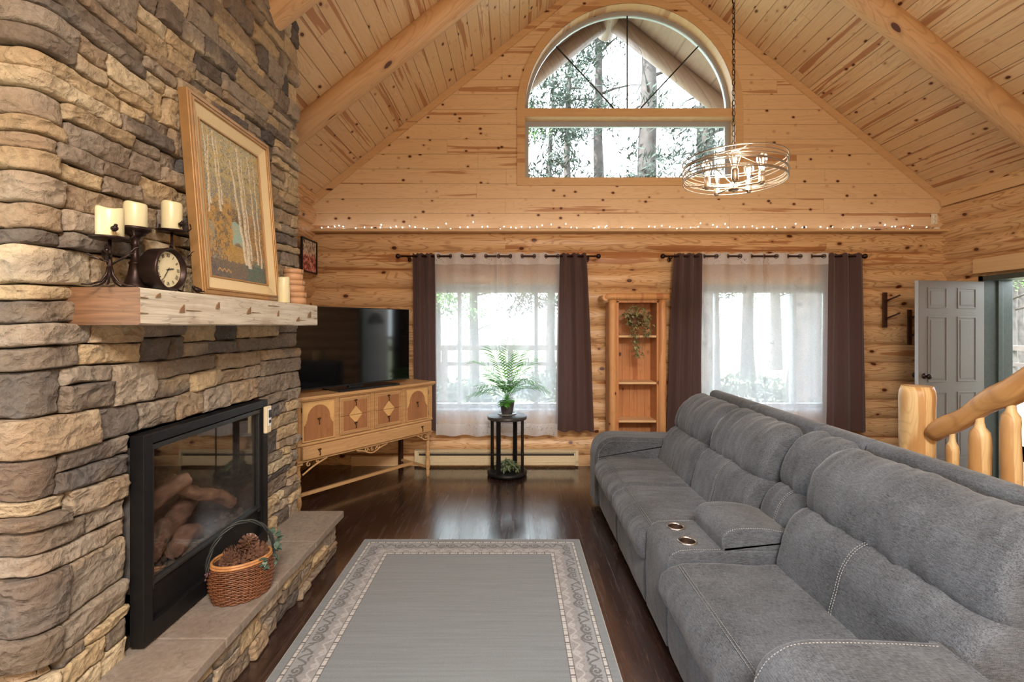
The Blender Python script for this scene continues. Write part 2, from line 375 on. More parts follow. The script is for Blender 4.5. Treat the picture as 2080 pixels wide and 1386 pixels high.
M['cedar'] = wood('cedar_shelf_boards', (1,0,0), (0,0,1), 0.085, 0.02, base=(srgb(182,124,78), srgb(204,148,100)), red=srgb(158,94,56), ring=0.2, streak=0.3, var=0.45, groove=0.5, sA=5, sB=7, th=0.13, gw=0.003)
M['cedar_log'] = wood('cedar_half_log', (1,0,0), (0,0,1), 0.7, 0.1, base=(srgb(196,142,92), srgb(212,162,110)), red=srgb(176,116,72), ring=0.15, streak=0.35, var=0.1, groove=0, sA=5, sB=9, th=0.1)
M['door_grey'] = plain('grey_door_paint', srgb(116,111,106), 0.4, namt=0.03)
M['door_white'] = plain('white_door_paint', srgb(232,232,232), 0.4, namt=0.02)
M['leaf'] = plain('palm_leaf_green', srgb(80,156,54), 0.42, nscale=30, namt=0.3)
M['leaf_dark'] = plain('dusty_green_leaf', srgb(96,112,84), 0.5, nscale=30, namt=0.35)
M['leaf_varieg'] = plain('variegated_ivy_leaf', srgb(132,136,96), 0.5, nscale=35, namt=0.45)
M['soil'] = plain('potting_soil', srgb(48,38,30), 0.95)
M['pot'] = plain('charcoal_pot', srgb(70,70,74), 0.5)
M['wicker'] = plain('brown_wicker', srgb(108,68,44), 0.45, nscale=60, namt=0.35)
M['wicker_l'] = plain('honey_wicker_rim', srgb(172,122,76), 0.4, nscale=40, namt=0.2)
M['cone'] = plain('pine_cone_scale', srgb(100,72,58), 0.45, nscale=60, namt=0.4)
M['vine'] = plain('dark_vine_handle', srgb(40,44,44), 0.55)
M['bark'] = plain('grey_tree_bark', srgb(74,68,66), 0.9, nscale=6, namt=0.3)
M['needles'] = plain('outdoor_foliage', srgb(50,62,52), 0.8, nscale=2, namt=0.3)
M['needles2'] = plain('bright_leaf_foliage', srgb(84,118,62), 0.8, nscale=2, namt=0.3)
M['ground'] = plain('forest_floor_grass', srgb(128,134,104), 0.95, nscale=0.6, namt=0.25)
M['deck'] = plain('weathered_deck_wood', srgb(86,80,76), 0.8, nscale=6, namt=0.2)
M['box_wood'] = plain('bentwood_birch_box', srgb(190,146,108), 0.5, nscale=12, namt=0.15)
M['tv_screen'] = plain('tv_black_glass', srgb(9,9,11), 0.06, namt=0.0)
M['tv_body'] = plain('tv_black_plastic', srgb(20,20,22), 0.3)
M['gold'] = plain('antique_gold_frame', srgb(168,130,84), 0.35, 0.35, nscale=15, namt=0.12)
M['linen'] = plain('cream_linen_liner', srgb(214,194,152), 0.8, nscale=200, namt=0.06)
M['clockface'] = plain('aged_cream_dial', srgb(206,196,162), 0.6, namt=0.05)
M['ink'] = plain('black_ink', srgb(24,22,22), 0.6)
M['ember'] = plain('ceramic_ember_stone', srgb(110,102,96), 0.9, nscale=30, namt=0.3, bump=0.5)
M['firelog'] = plain('ceramic_fire_log', srgb(142,112,96), 0.85, nscale=18, namt=0.45, bump=0.8)
M['paintcol'] = (lambda s: s.out(s.attr(), 0.55, s.bump(s.noise(scale=120, detail=3), 0.35, 0.002)))(Sh('oil_paint_canvas'))
def rug_mat():
    s = Sh('grey_woven_rug'); w = s.noise(s.scale(s.co(), (160, 420, 1)), 1.0, 2); st = s.noise(s.scale(s.co(), (2.2, 60, 1)), 1.0, 4, 0.6)
    c = s.mix(s.mr(st, 0.35, 0.7, 0, 0.32), s.attr(), s.mix(1.0, s.attr(), srgb(170,170,172), 'MULTIPLY'))
    c = s.mix(s.mr(w, 0.3, 0.7, 0.22, 0.0), c, s.mix(1.0, c, srgb(150,150,150), 'MULTIPLY'))
    return s.out(c, 0.95, s.bump(w, 0.5, 0.002), Sheen_Weight=0.3)
M['rug'] = rug_mat()
def mantel_mat(name, pale):
    s = Sh(name); L = s.dot((0,1,0)) if pale else s.dot((1,0,0)); A = s.dot((0,0,1))
    g = s.noise(s.comb(s.m('MULTIPLY', L, 3), s.m('MULTIPLY', A, 50), 1.0), 1.0, 5, 0.6, 0.4)
    big = s.noise(scale=6, detail=3)
    if pale: c = s.ramp(g, [(0.3, srgb(170,158,138)), (0.6, srgb(204,197,180))])
    else: c = s.ramp(g, [(0.3, srgb(84,60,42)), (0.65, srgb(136,100,70))])
    c = s.mix(s.mr(big, 0.55, 0.75, 0, 0.4), c, srgb(128,92,62))
    sl = s.noise(s.comb(s.m('MULTIPLY', L, 2.2), s.m('MULTIPLY', A, 26), 7.0), 1.0, 2, 0.4)
    c = s.mix(s.mr(s.m('ABSOLUTE', s.m('SUBTRACT', sl, 0.5)), 0.003, 0.008, 0.35, 0, True), c, srgb(84,58,38))
    return s.out(c, 0.6, s.bump(g, 0.4, 0.004))
M['mantel'] = mantel_mat('pale_hewn_mantel_face', True); M['mantel_end'] = mantel_mat('brown_hewn_mantel_end', False)
M['gouge'] = plain('chiselled_gouge_brown', srgb(124,96,70), 0.8)
# ================================================================ SETTING
WY = 5.49; XL, XR = -2.35, 5.00; RX, RZ = 1.33, 6.01; YB = -3.2
def roof_z(x): return RZ-0.797*abs(x-RX)
def struct(name, mb, m, parent=None, **kw):
    o = mb.build(name, m, parent, **kw); return tag(o, kind='structure') if parent is None else o
b = MB(); b.box(XL-0.3, XR+0.25, YB, WY+0.2, -0.12, 0); struct('floor', b, M['floor'])
# ceiling: two sloping decks of pine boards
for sgn, mi in ((-1, 0), (1, 1)):
    b = MB(); xe = XL-0.45 if sgn < 0 else XR+0.45
    P = [(RX, RZ), (xe, roof_z(xe)), (xe, roof_z(xe)+0.2), (RX, RZ+0.2)]
    b.add([(x, y, z) for y in (YB-.2, WY+.2) for x, z in P], [(0,1,2,3), (7,6,5,4), (0,4,5,1), (1,5,6,2), (2,6,7,3), (3,7,4,0)])
    struct('ceiling', b, M['ceil_l'] if sgn < 0 else M['ceil_r'])
for sgn in (-1, 1):
    b = MB(); xe = XL-0.45 if sgn < 0 else XR+0.45
    P = [(RX, RZ), (xe, roof_z(xe)), (xe, roof_z(xe)+0.2), (RX, RZ+0.2)]
    b.add([(x, y, z) for y in (WY+.201, 6.75) for x, z in P], [(0,1,2,3), (7,6,5,4), (0,4,5,1), (1,5,6,2), (2,6,7,3), (3,7,4,0)])
    o = b.build('trim_8' if sgn < 0 else 'trim_9', M['eave']); tag(o, kind='structure')
# log walls: stacked bulging logs
PITCH = 0.2145; Z0S = 2.458
def bulge(z):
    t = ((z-Z0S)/PITCH) % 1.0
    return 0.058*max(0.0, 1-abs(2*t-1)**2.2)**0.62
def zs_between(z0, z1, n=12):
    zs = {round(z0, 5), round(z1, 5)}
    k0 = math.floor((z0-Z0S)/PITCH)-1
    for k in range(k0, k0+40):
        for t in (0, .02, .06, .12, .2, .32, .45, .58, .7, .8, .88, .94, .98):
            z = Z0S+(k+t)*PITCH
            if z0 < z < z1: zs.add(round(z, 5))
    return sorted(zs)
def wob(a, z): return 0.006*noise.noise(Vector((a*0.8, math.floor((z-Z0S)/PITCH)*3.7, 0)))
def log_back(mb, x0, x1, z0, z1):
    xs = [x0+(x1-x0)*i/max(2, int((x1-x0)/0.25)) for i in range(max(2, int((x1-x0)/0.25))+1)]; zs = zs_between(z0, z1)
    mb.grid([[(x, WY-bulge(z)-wob(x, z)*(bulge(z) > 0.02), z) for z in zs] for x in xs], smooth=True)
WIN = [(-1.03, 0.655, 0.63, 2.06), (2.06, 3.72, 0.63, 2.06)]
b = MB()
edges = [XL-0.15, WIN[0][0], WIN[0][1], WIN[1][0], WIN[1][1], XR+0.15]
for i in range(5):
    x0, x1 = edges[i], edges[i+1]
    if i % 2: log_back(b, x0, x1, 0.0, 0.63); log_back(b, x0, x1, 2.06, 2.70)
    else: log_back(b, x0, x1, 0.0, 2.70)
for i in range(5):   # solid backing
    x0, x1 = edges[i], edges[i+1]
    if i % 2: b.box(x0, x1, WY+.002, WY+.2, 0, 0.63); b.box(x0, x1, WY+.002, WY+.2, 2.06, 2.70)
    else: b.box(x0, x1, WY+.002, WY+.2, 0, 2.70)
struct('wall_back', b, M['log_x'], fixn=False)
# upper gable wall of pine boards, with the arched window opening
ACX, ACZ, AR = 1.353, 4.116, 1.221
LX0, LX1, LZ0, LZ1 = 0.132, 2.573, 3.316, 4.025
def arc(r, n=40, x=ACX, z=ACZ): return [(x+r*math.cos(PI*i/n), z+r*math.sin(PI*i/n)) for i in range(n+1)]
arch_hole = arc(AR); rect_hole = [(LX0, LZ0), (LX1, LZ0), (LX1, LZ1), (LX0, LZ1)]
xz = lambda a, c, d: (a, d, c)
outer = [(XL-0.2, 2.68), (XR+0.2, 2.68), (XR+0.2, roof_z(XR+0.2)+.02), (RX, RZ+.02), (XL-0.2, roof_z(XL-0.2)+.02)]
b = MB(); b.plate(outer, [arch_hole, rect_hole], xz, WY, WY+0.2); struct('wall_gable', b, M['gable'], fixn=False)
# side log walls
def log_side(mb, xw, sgn, y0, y1, z0, z1):
    n = max(2, int((y1-y0)/0.3)); ys = [y0+(y1-y0)*i/n for i in range(n+1)]; zs = zs_between(z0, z1)
    off = 0.11  # the courses of the side walls sit half a log higher
    zz = sorted({min(z1, max(z0, z-off+0.0)) for z in zs_between(z0+off, z1+off)})
    mb.grid([[(xw-sgn*bulge(z+off), y, z) for z in zz] for y in ys], smooth=True)
b = MB(); LY0, LY1, LZa, LZb = -2.3, 1.15, .75, 2.35
log_side(b, XL, -1, LY1, WY, 0, 3.12); log_side(b, XL, -1, YB, LY0, 0, 3.12); log_side(b, XL, -1, LY0, LY1, 0, LZa); log_side(b, XL, -1, LY0, LY1, LZb, 3.12)
b.box(XL-0.25, XL-.002, LY1, WY+0.2, 0, 3.05); b.box(XL-0.25, XL-.002, YB, LY0, 0, 3.05); b.box(XL-0.25, XL-.002, LY0, LY1, 0, LZa); b.box(XL-0.25, XL-.002, LY0, LY1, LZb, 3.05); struct('wall_left', b, M['log_y'], fixn=False)
DY0, DY1, DZ1 = 4.06, 4.99, 2.12
b = MB(); log_side(b, XR, 1, YB, DY0, 0, 3.16); log_side(b, XR, 1, DY1, WY, 0, 3.16); log_side(b, XR, 1, DY0, DY1, DZ1, 3.16)
b.box(XR+.002, XR+0.2, YB, DY0, 0, 3.1); b.box(XR+.002, XR+0.2, DY1, WY+.2, 0, 3.1); b.box(XR+.002, XR+0.2, DY0, DY1, DZ1, 3.1)
struct('wall_right', b, M['log_y'], fixn=False)
b = MB(); b.plate([(XL-.2, 0), (XR+.2, 0), (XR+.2, roof_z(XR+.2)), (RX, RZ), (XL-.2, roof_z(XL-.2))], [], xz, YB-.15, YB); struct('wall_front', b, M['gable'], fixn=False)
# trim: rake boards, ledge, side top boards, door head board
def rake(name, x0, x1):
    b = MB(); w = 0.075/CT; s = 1 if x1 > x0 else -1
    P = [(x0, roof_z(x0)-0.002), (x1, roof_z(x1)-0.002), (x1, roof_z(x1)-w), (x0, roof_z(x0)-w)]
    b.plate(P, [], xz, WY-0.025, WY-0.0005); struct(name, b, M['trim'])
rake('trim_1', XL-0.1, RX); rake('trim_2', RX, XR+0.1)
b = MB(); b.box(-2.30, XR-0.02, WY-0.13, WY-0.001, 2.672, 2.700); struct('trim_3', b, M['trim'], bevel=0.004)
b = MB(); b.box(XR-0.10, XR-0.045, 3.9, 5.05, DZ1+0.03, DZ1+0.19); struct('trim_4', b, M['trim'], bevel=0.01)
b = MB(); b.box(XR-0.055, XR-0.03, YB, WY-0.02, 2.98, 3.16); struct('trim_5', b, M['trim'], bevel=0.004)
# upper window: arched sash over a fixed rectangular one, pine casing
cas_out = [(LX0-0.09, LZ0-0.09), (LX1+0.09, LZ0-0.09), (LX1+0.09, ACZ)]+arc(AR+0.09)[1:-1]+[(LX0-0.09, ACZ)]
b = MB(); b.plate(cas_out, [arch_hole, rect_hole], xz, WY-0.02, WY-0.0005); b.mi = [0]*len(b.f)
win3 = struct('window_3', b, M['trim'])
GY = 5.625
def ring_plate(out_pts, in_pts, y0, y1, name, m, parent):
    b = MB(); b.plate(out_pts, [in_pts], xz, y0, y1, True); return b.build(name, m, parent)
ring_plate(arch_hole, arc(AR-0.045, z=ACZ+0.0)[0:1]+arc(AR-0.045)[1:-1]+[(ACX-AR+0.045, ACZ)], GY-0.012, GY+0.05, 'arch_sash', M['frame_grey'], win3) if False else None
inner_arch = [(ACX+(AR-0.038)*math.cos(t), ACZ+0.014+(AR-0.038)*math.sin(t)*0.985) for t in [PI*i/40 for i in range(41)]]
ring_plate([(x, z+(-0.0 if z > ACZ+1e-6 else -0.01)) for x, z in arch_hole], inner_arch, GY-0.012, GY+0.05, 'arch_sash', M['frame_grey'], win3)
ring_plate(rect_hole, [(LX0+.05, LZ0+.04), (LX1-.05, LZ0+.04), (LX1-.05, LZ1-.05), (LX0+.05, LZ1-.05)], GY-0.012, GY+0.05, 'lower_sash', M['frame_grey'], win3)
b = MB(); b.tube([(ACX, GY, ACZ+.02), (ACX, GY, ACZ+AR-.05)], 0.009, 6)
for dx, sx in ((-0.11, -1), (0.11, 1)):
    b.tube([(ACX+dx, GY, ACZ+.02), (ACX+sx*(AR-.05)*0.72, GY, ACZ+(AR-.05)*0.69)], 0.009, 6)
b.build('grille_bars', M['greymetal'], win3)
b = MB(); b.plate(inner_arch, [], xz, GY+0.01, GY+0.016); b.build('arch_pane', M['glass'], win3)
b = MB(); b.box(LX0+.05, LX1-.05, GY+.01, GY+.016, LZ0+.04, LZ1-.05); b.build('lower_pane', M['glass'], win3)
# reveals lining the openings (jamb boards)
b = MB()
P = [[(x, y, z) for y in (WY-0.019, GY-0.03)] for x, z in arc(AR-0.004)]; b.grid(P, smooth=True)
b.box(LX0-.0, LX1, WY-.018, GY-.03, LZ1-.004, LZ1+.012); b.box(LX0, LX1, WY-.018, GY-.03, ACZ-.012, ACZ+.004)
b.box(LX0-.012, LX0+.003, WY-.018, GY-.03, LZ0, LZ1); b.box(LX1-.003, LX1+.012, WY-.018, GY-.03, LZ0, LZ1); b.box(LX0, LX1, WY-.018, GY-.03, LZ0-.012, LZ0+.004)
b.build('jamb_lining', M['trim'], win3, fixn=False)
# two lower windows: frame, mullions and panes
def low_window(n, x0, x1, mull):
    z0, z1 = 0.63, 2.06; y = 5.60; b = MB()
    b.plate([(x0, z0), (x1, z0), (x1, z1), (x0, z1)], [[(x0+.03, z0+.05), (x1-.03, z0+.05), (x1-.03, z1-.07), (x0+.03, z1-.07)]], xz, y-.03, y+.06)
    for m in mull: b.box(m-0.022, m+0.022, y-.028, y+.05, z0+.05, z1-.07)
    b.box(x0-.005, x1+.005, WY-.07, y-.03, z0-.02, z0+.005); b.box(x0-.005, x1+.005, WY-.07, y-.03, z1-.005, z1+.02)
    b.box(x0-.02, x0+.005, WY-.07, y-.03, z0, z1); b.box(x1-.005, x1+.02, WY-.07, y-.03, z0, z1)
    w = struct('window_%d' % n, b, M['frame_grey'], bevel=0.003)
    g = MB(); g.box(x0+.03, x1-.03, y+.012, y+.018, z0+.05, z1-.07); g.build('pane', M['glass'], w)
b = MB(); yx = lambda a, c, d: (d, a, c)
b.plate([(LY0, LZa), (LY1, LZa), (LY1, LZb), (LY0, LZb)], [[(LY0+.05, LZa+.05), (-.6, LZa+.05), (-.6, LZb-.05), (LY0+.05, LZb-.05)], [(-.54, LZa+.05), (LY1-.05, LZa+.05), (LY1-.05, LZb-.05), (-.54, LZb-.05)]], yx, XL-.2, XL+.03)
w4 = struct('window_4', b, M['frame_grey']); b = MB(); b.box(XL-.12, XL-.115, LY0+.05, -.6, LZa+.05, LZb-.05); b.build('pane', M['glass'], w4)
b = MB(); b.box(XL-.12, XL-.115, -.54, LY1-.05, LZa+.05, LZb-.05); b.build('pane', M['glass'], w4)
low_window(1, WIN[0][0], WIN[0][1], [U(933.5, 5.6), U(1089, 5.6)])
low_window(2, WIN[1][0], WIN[1][1], [U(1455, 5.6), U(1611, 5.6)])
# door opening: dark green-grey frame
b = MB()
for y0, y1 in ((DY0, DY0+.05), (DY1-.05, DY1)): b.box(XR-.09, XR+.22, y0, y1, 0, DZ1)
b.box(XR-.09, XR+.22, DY0, DY1, DZ1-.05, DZ1)
for y0, y1 in ((DY0+.05, DY0+.07), (DY1-.07, DY1-.05)): b.box(XR+.05, XR+.10, y0, y1, 0, DZ1-.05)
struct('trim_6', b, plain('dark_green_grey_door_frame', srgb(70,78,74), 0.45), bevel=0.003)
# log rafters under the ceiling
def rafter(Y, side, n):
    r = 0.112; d = 0.055; s = -1 if side < 0 else 1
    L0, L1 = 0.0, (RX-(XL-.25) if s < 0 else XR+.25-RX)/CT
    # local frame along slope
    def pt(t, off): return (RX+s*t*CT, Y, RZ-t*ST-off/ CT*1.0)
    b = MB(); N_ = 40
    pts = [pt(L0+(L1-L0)*i/N_, d) for i in range(N_+1)]
    sd = n*13.7
    b.tube(pts, r, 20, jit=lambda t, a, p: 1+0.07*noise.noise(Vector((p.x*1.3, math.cos(a)*.6, sd+math.sin(a)*.6)))+0.03*noise.noise(Vector((p.x*6, math.cos(a)*1.5, sd))))
    return b
k = 0
for Y in (4.215, 3.05, 1.85):
    for side in (-1, 1):
        k += 1; o = rafter(Y, side, k).build('log_rafter', M['rafter'])
        if Y < 2.5 and side > 0: pass
        if Y > 4: lab = 'peeled log rafter nearest the gable wall, '+('left slope above the television' if side < 0 else 'right slope above the sofa')
        elif Y > 3: lab = 'peeled log rafter, its lower end at the top of the stone chimney' if side < 0 else 'peeled log rafter over the sofa on the right slope, second from the gable'
        else: lab = 'peeled log rafter overhead near the viewer, '+('beside the chimney' if side < 0 else 'above the near sofa seat')
        tag(o, lab, 'log rafter', 'log rafters under the ceiling')
b = MB(); b.tube([(RX, y, RZ-.17) for y in (5.72, 6.2, 6.85)], 0.12, 18); o = b.build('ridge_log', M['eave'])
tag(o, 'round end of the ridge log under the outside eave, seen through the arched window', 'ridge log')
b = MB()
for s in (-1, 1):
    P = [(RX+s*t*CT, 6.6, RZ-t*ST-.10) for t in (0.0, 1.5, 3.0, 4.6)]
    b.tube(P, 0.12, 14)
o = b.build('gable_end_logs', M['eave']); tag(o, kind='structure'); o.name = 'trim_7'
# ---------------------------------------------------------------- stone chimney
PAL = [(srgb(210,189,152), 4), (srgb(198,176,140), 3), (srgb(218,202,170), 2), (srgb(162,151,136), 5), (srgb(138,126,112), 4), (srgb(116,108,101), 3.0), (srgb(172,152,126), 3), (srgb(102,98,96), 2), (srgb(182,168,148), 2)]
PC = [c for c, w in PAL for _ in range(int(w*2))]
SH = 1.0
def stone(mb, path, s0, s1, z0, z1, zw, rnd, ret=0.0, gap=0.0022, res=0.017, deep=0.05):
    """one weathered ledger stone; path(a,out,z)->xyz, zw(s,z)->warped z"""
    base = rnd.choice(PC); k = rnd.uniform(0.86, 1.12); base = tuple(c*k for c in base[:3])+(1,)
    alt = rnd.choice(PC); proud = rnd.uniform(0.015, 0.050)
    tilt = rnd.uniform(-.35, .35); tz = rnd.uniform(-.2, .5); sd = rnd.uniform(0, 900)
    a0 = s0-ret if ret else s0+gap; a1 = s1-gap
    h = z1-z0
    nu = max(5, int((a1-a0)/res)); nv = max(5, int(h/(res*0.7)))
    P = []; C = []; cut0, cut1 = rnd.uniform(-.3, .3)*h, rnd.uniform(-.3, .3)*h
    er = min(0.007, h*0.15)
    US = [0, 0]+[0.35*er/(a1-a0), er/(a1-a0)]+[i/nu for i in range(1, nu)]+[1-er/(a1-a0), 1-0.35*er/(a1-a0), 1, 1]
    VS = [0, 0]+[0.35*er/h, er/h]+[j/nv for j in range(1, nv)]+[1-er/h, 1-0.35*er/h, 1, 1]
    US.sort(); VS.sort(); nu = len(US)-1; nv = len(VS)-1
    for i in range(nu+1):
        row = []
        for j in range(nv+1):
            fu, fv = US[i], VS[j]
            a = a0+(a1-a0)*fu
            zz = z0+gap+(h-2*gap)*fv
            if not ret: a += cut0*(fv-.5)*(1-fu)*(0.5 if cut0 < 0 else 1)
            a += cut1*(fv-.5)*fu*0.5
            wz = zw(a, zz)
            a += 0.007*noise.noise(Vector((wz*22, sd, 0)))*(1 if (fu > .8 or (fu < .2 and not ret)) else 0)
            wz += 0.006*noise.noise(Vector((a*14, sd, 5)))
            du = (a1-a) if ret else min(a-a0, a1-a); dv = min(fv, 1-fv)*h
            d = max(0.0, min(du, dv)); e = 1-min(1, d/er); fall = e*e
            lo = noise.noise(Vector((a*5+sd, wz*9, sd)))*0.013+(0.5-abs(noise.noise(Vector((a*13+wz*7, wz*24-a*5, sd)))))*0.016+(0.5-abs(noise.noise(Vector((a*34, wz*48, sd+4)))))*0.007
            facet = tilt*(fu-.5)*0.02+tz*(fv-.5)*0.025
            out = proud+lo+facet-fall*0.012
            if i in (0, nu) and not (ret and i == 0) or j in (0, nv): out = -deep if True else out
            row.append(path(a, out, wz))
            n_ = noise.noise(Vector((a*4+sd, wz*7, 3)))
            f = max(0, min(1, n_*1.6-.15)); C.append(tuple(base[q]*(1-f)+alt[q]*f for q in range(3))+(1,))
        P.append(row)
    b0 = len(mb.v); mb.grid(P, smooth=True); mb.c.extend(C)
def layout(rnd, s0, s1, zlo, zhi, hole=None, hmin=.09, hmax=.175, lmin=.17, lmax=.46):
    out = []; z = zlo
    while z < zhi-0.03:
        h = rnd.uniform(hmin, hmax)
        if hole:
            for lim in (hole[2], hole[3]):
                if z < lim-1e-4 and (z+h > lim-0.05): h = lim-z
        if z+h > zhi-0.04: h = zhi-z
        spans = [(s0, s1)]
        if hole and z < hole[3]-1e-4 and z >= hole[2]-1e-4: spans = [(s0, hole[0]), (hole[1], s1)]
        for a, b_ in spans:
            s = a
            while s < b_-0.01:
                l = rnd.uniform(lmin, lmax)
                if s == s0 and s0 == 0.0 and rnd.random() < .6: l = rnd.uniform(.035, .10)
                if s+l > b_-0.12: l = b_-s
                e = s+l
                if h < 0.125 and rnd.random() < .8: cuts = [z, z+h]
                elif rnd.random() < .22: cuts = [z, z+h]
                elif h < 0.16 or rnd.random() < .6: cuts = [z, z+h*rnd.uniform(.35, .65), z+h]
                else: cuts = [z, z+h*rnd.uniform(.25, .4), z+h*rnd.uniform(.6, .75), z+h]
                for q in range(len(cuts)-1):
                    if l > 0.24 and rnd.random() < .5:
                        m = s+l*rnd.uniform(.3, .7); out += [(s, m, cuts[q], cuts[q+1]), (m, e, cuts[q], cuts[q+1])]
                    else: out.append((s, e, cuts[q], cuts[q+1]))
                s = e
        z += h
    return out
CX = -1.575; CY0, CY1 = 1.55, 3.39   # mortar plane of the chimney breast, mean stone face about -1.54
RR = 0.024
def path_ch(a, out, z):
    # a = 0 at the near corner, positive along +Y, negative along -X
    if a > RR: return (CX+out, CY0+a, z)
    if a < -RR: return (CX+a, CY0-out+0.035, z)
    t = (a+RR)/(2*RR)*PI/2   # 0 at near face .. pi/2 at the front face
    cx, cy = CX-RR, CY0+RR
    r = RR+out
    return (cx+r*math.sin(t), cy-r*math.cos(t)+0.0*out, z)
def path_ch2(a, out, z):
    if a > RR: return (CX+out, CY0+a, z)
    if a < -RR: return (CX+a, CY0-out, z)
    t = (a+RR)/(2*RR)*PI/2; cx, cy = CX-RR, CY0+RR; r = RR+out
    return (cx+r*math.sin(t), cy-r*math.cos(t), z)
rnd = random.Random(7)
hole = (1.90-CY0-.01, 2.865-CY0+.01, 0.25, 1.165)
def zw_ch(a, z):
    w = min(1.0, abs(z-hole[3])/0.15) if True else 1
    return z+0.030*w*noise.noise(Vector((a*1.7, z*1.3, 2.0)))
b = MB(); b.col = (0, 0, 0, 1); b.col = None
lay = layout(rnd, 0.0, CY1-CY0, 0.25, 5.0, hole)
for s0, s1, z0, z1 in lay:
    if s0 < 0.001: stone(b, path_ch2, s0, s1, z0, z1, zw_ch, rnd, ret=0.42)
    elif z0 > 3.2: stone(b, path_ch2, s0, s1, z0, z1, zw_ch, rnd, res=0.05)
    else: stone(b, path_ch2, s0, s1, z0, z1, zw_ch, rnd)
chim = b.build('stone_veneer', M['stone'], fixn=False)
b = MB(); b.box(XL, CX, CY0+.01, 1.90, 0, 4.6); b.box(XL, CX, 2.865, CY1-.005, 0, 4.6); b.box(XL, CX, 1.90, 2.865, 1.16, 4.6); b.box(XL, CX, 1.90, 2.865, 0, .29)
b.box(XL, CX-.45, 1.9, 2.865, .29, 1.16)
wall_ch = struct('wall_chimney', b, M['mortar']); chim.parent = wall_ch
# hearth: ledger stones with slabs on top
HX = -1.285; hy1 = 3.33
b = MB()
def path_h(a, out, z): return (HX+out, a, z)
rnd = random.Random(11)
for s0, s1, z0, z1 in layout(rnd, 0.6, hy1, 0.0, 0.235, None, .07, .12, .14, .36): stone(b, path_h, s0, s1, z0, z1, lambda a, z: max(.004, z+.01*noise.noise(Vector((a*3, z*3, 0)))), rnd, res=0.018, deep=0.02)
hs = b.build('stone_facing', M['stone'], fixn=False)
def hs_end(a, out, z): return (a, hy1+out, z)
b = MB(); b.box(CX+.001, HX, 0.6, hy1, 0, .235)
hearth = tag(b.build('hearth', M['mortar']), 'low raised stone hearth with grey slab top along the fireplace', 'hearth'); hs.parent = hearth
def slab(y0, y1, parent):
    P = []; n = 24
    b = MB(); m = [(-1.60, y0), ]
    edge = [(-1.208+0.006*noise.noise(Vector((y*7, 1, 0))), y) for y in [y0+(y1-y0)*i/n for i in range(n+1)]]
    poly = [(CX+.001, y0)]+edge+[(CX+.001, y1)]
    b.plate(poly, [], lambda a, c, d: (a, c, d), 0.283, 0.236); return b.build('slab', M['slab'], parent, bevel=0.006)
for y0, y1 in ((0.6, 1.30), (1.305, 1.985), (1.99, 2.42), (2.425, 2.885), (2.89, 3.365)): slab(y0, y1, hearth)
# ---------------------------------------------------------------- outdoors
b = MB(); b.box(-60, 60, -40, 70, -0.6, -0.35); o = b.build('lawn', M['ground']); tag(o, kind='structure'); o.name = 'ground'
b = MB()
b.box(-4, 7, 5.75, 7.7, -0.2, -0.06); b.box(5.2, 8, 2.5, 7.7, -0.2, -0.06)
o = tag(b.build('porch_deck', M['deck']), 'weathered board deck outside the windows and the open door', 'deck')
def railing(p0, p1, label):
    t = thing('porch_railing', label, 'railing', (p0[0], p0[1], -.06), 0, 'porch railings')
    d = Vector((p1[0]-p0[0], p1[1]-p0[1], 0)); L = d.length; d.normalize(); n = Vector((-d.y, d.x, 0))
    def bar(z0, z1, w, name):
        b = MB(); a = [(d*s+n*w*q) for s in (0, L) for q in (-1, 1)]
        b.add([(a[i].x, a[i].y, z) for z in (z0, z1) for i in (0, 1, 3, 2)], [(0,3,2,1), (4,5,6,7), (0,1,5,4), (1,2,6,5), (2,3,7,6), (3,0,4,7)]); b.build(name, M['deck'], t)
    bar(1.27, 1.35, .05, 'top_rail'); bar(1.02, 1.08, .03, 'lower_rail')
    k = int(L/1.35)+1
    for i in range(k+1):
        p = d*(L*i/k); b = MB(); b.box(p.x-.045, p.x+.045, p.y-.045, p.y+.045, 0, 1.29); b.build('post', M['deck'], t)
railing((-3.2, 7.55), (1.0, 7.55), 'wooden porch railing seen through the left window sheers')
railing((7.9, 4.6), (7.9, 7.5), 'wooden porch railing seen through the open door')
def foliage_mesh(seed, kind, h):
    rnd = random.Random(seed); b = MB()
    ncl = 56 if kind == 'pine' else 60
    for c in range(ncl):
        t = rnd.uniform(.22, 1.0); R = (1.05-t*.8)*h*.24 if kind == 'pine' else h*.20*(1-abs(t-.65))
        an = rnd.uniform(0, 2*PI); rr = R*rnd.uniform(.15, 1); c0 = Vector((math.cos(an)*rr, math.sin(an)*rr, t*h))
        for q in range(80):
            p = c0+Vector((rnd.gauss(0, .24), rnd.gauss(0, .24), rnd.gauss(0, .10)))
            s = rnd.uniform(.028, .058); u = Vector((rnd.uniform(-1, 1), rnd.uniform(-1, 1), rnd.uniform(-1, 1))).normalized(); w = u.orthogonal().normalized()
            l = s*(2.2 if kind == 'pine' else 1.3)
            b.add([p-u*l, p-w*s*.6, p+u*l, p+w*s*.6], [(0, 1, 2, 3)])
    return b
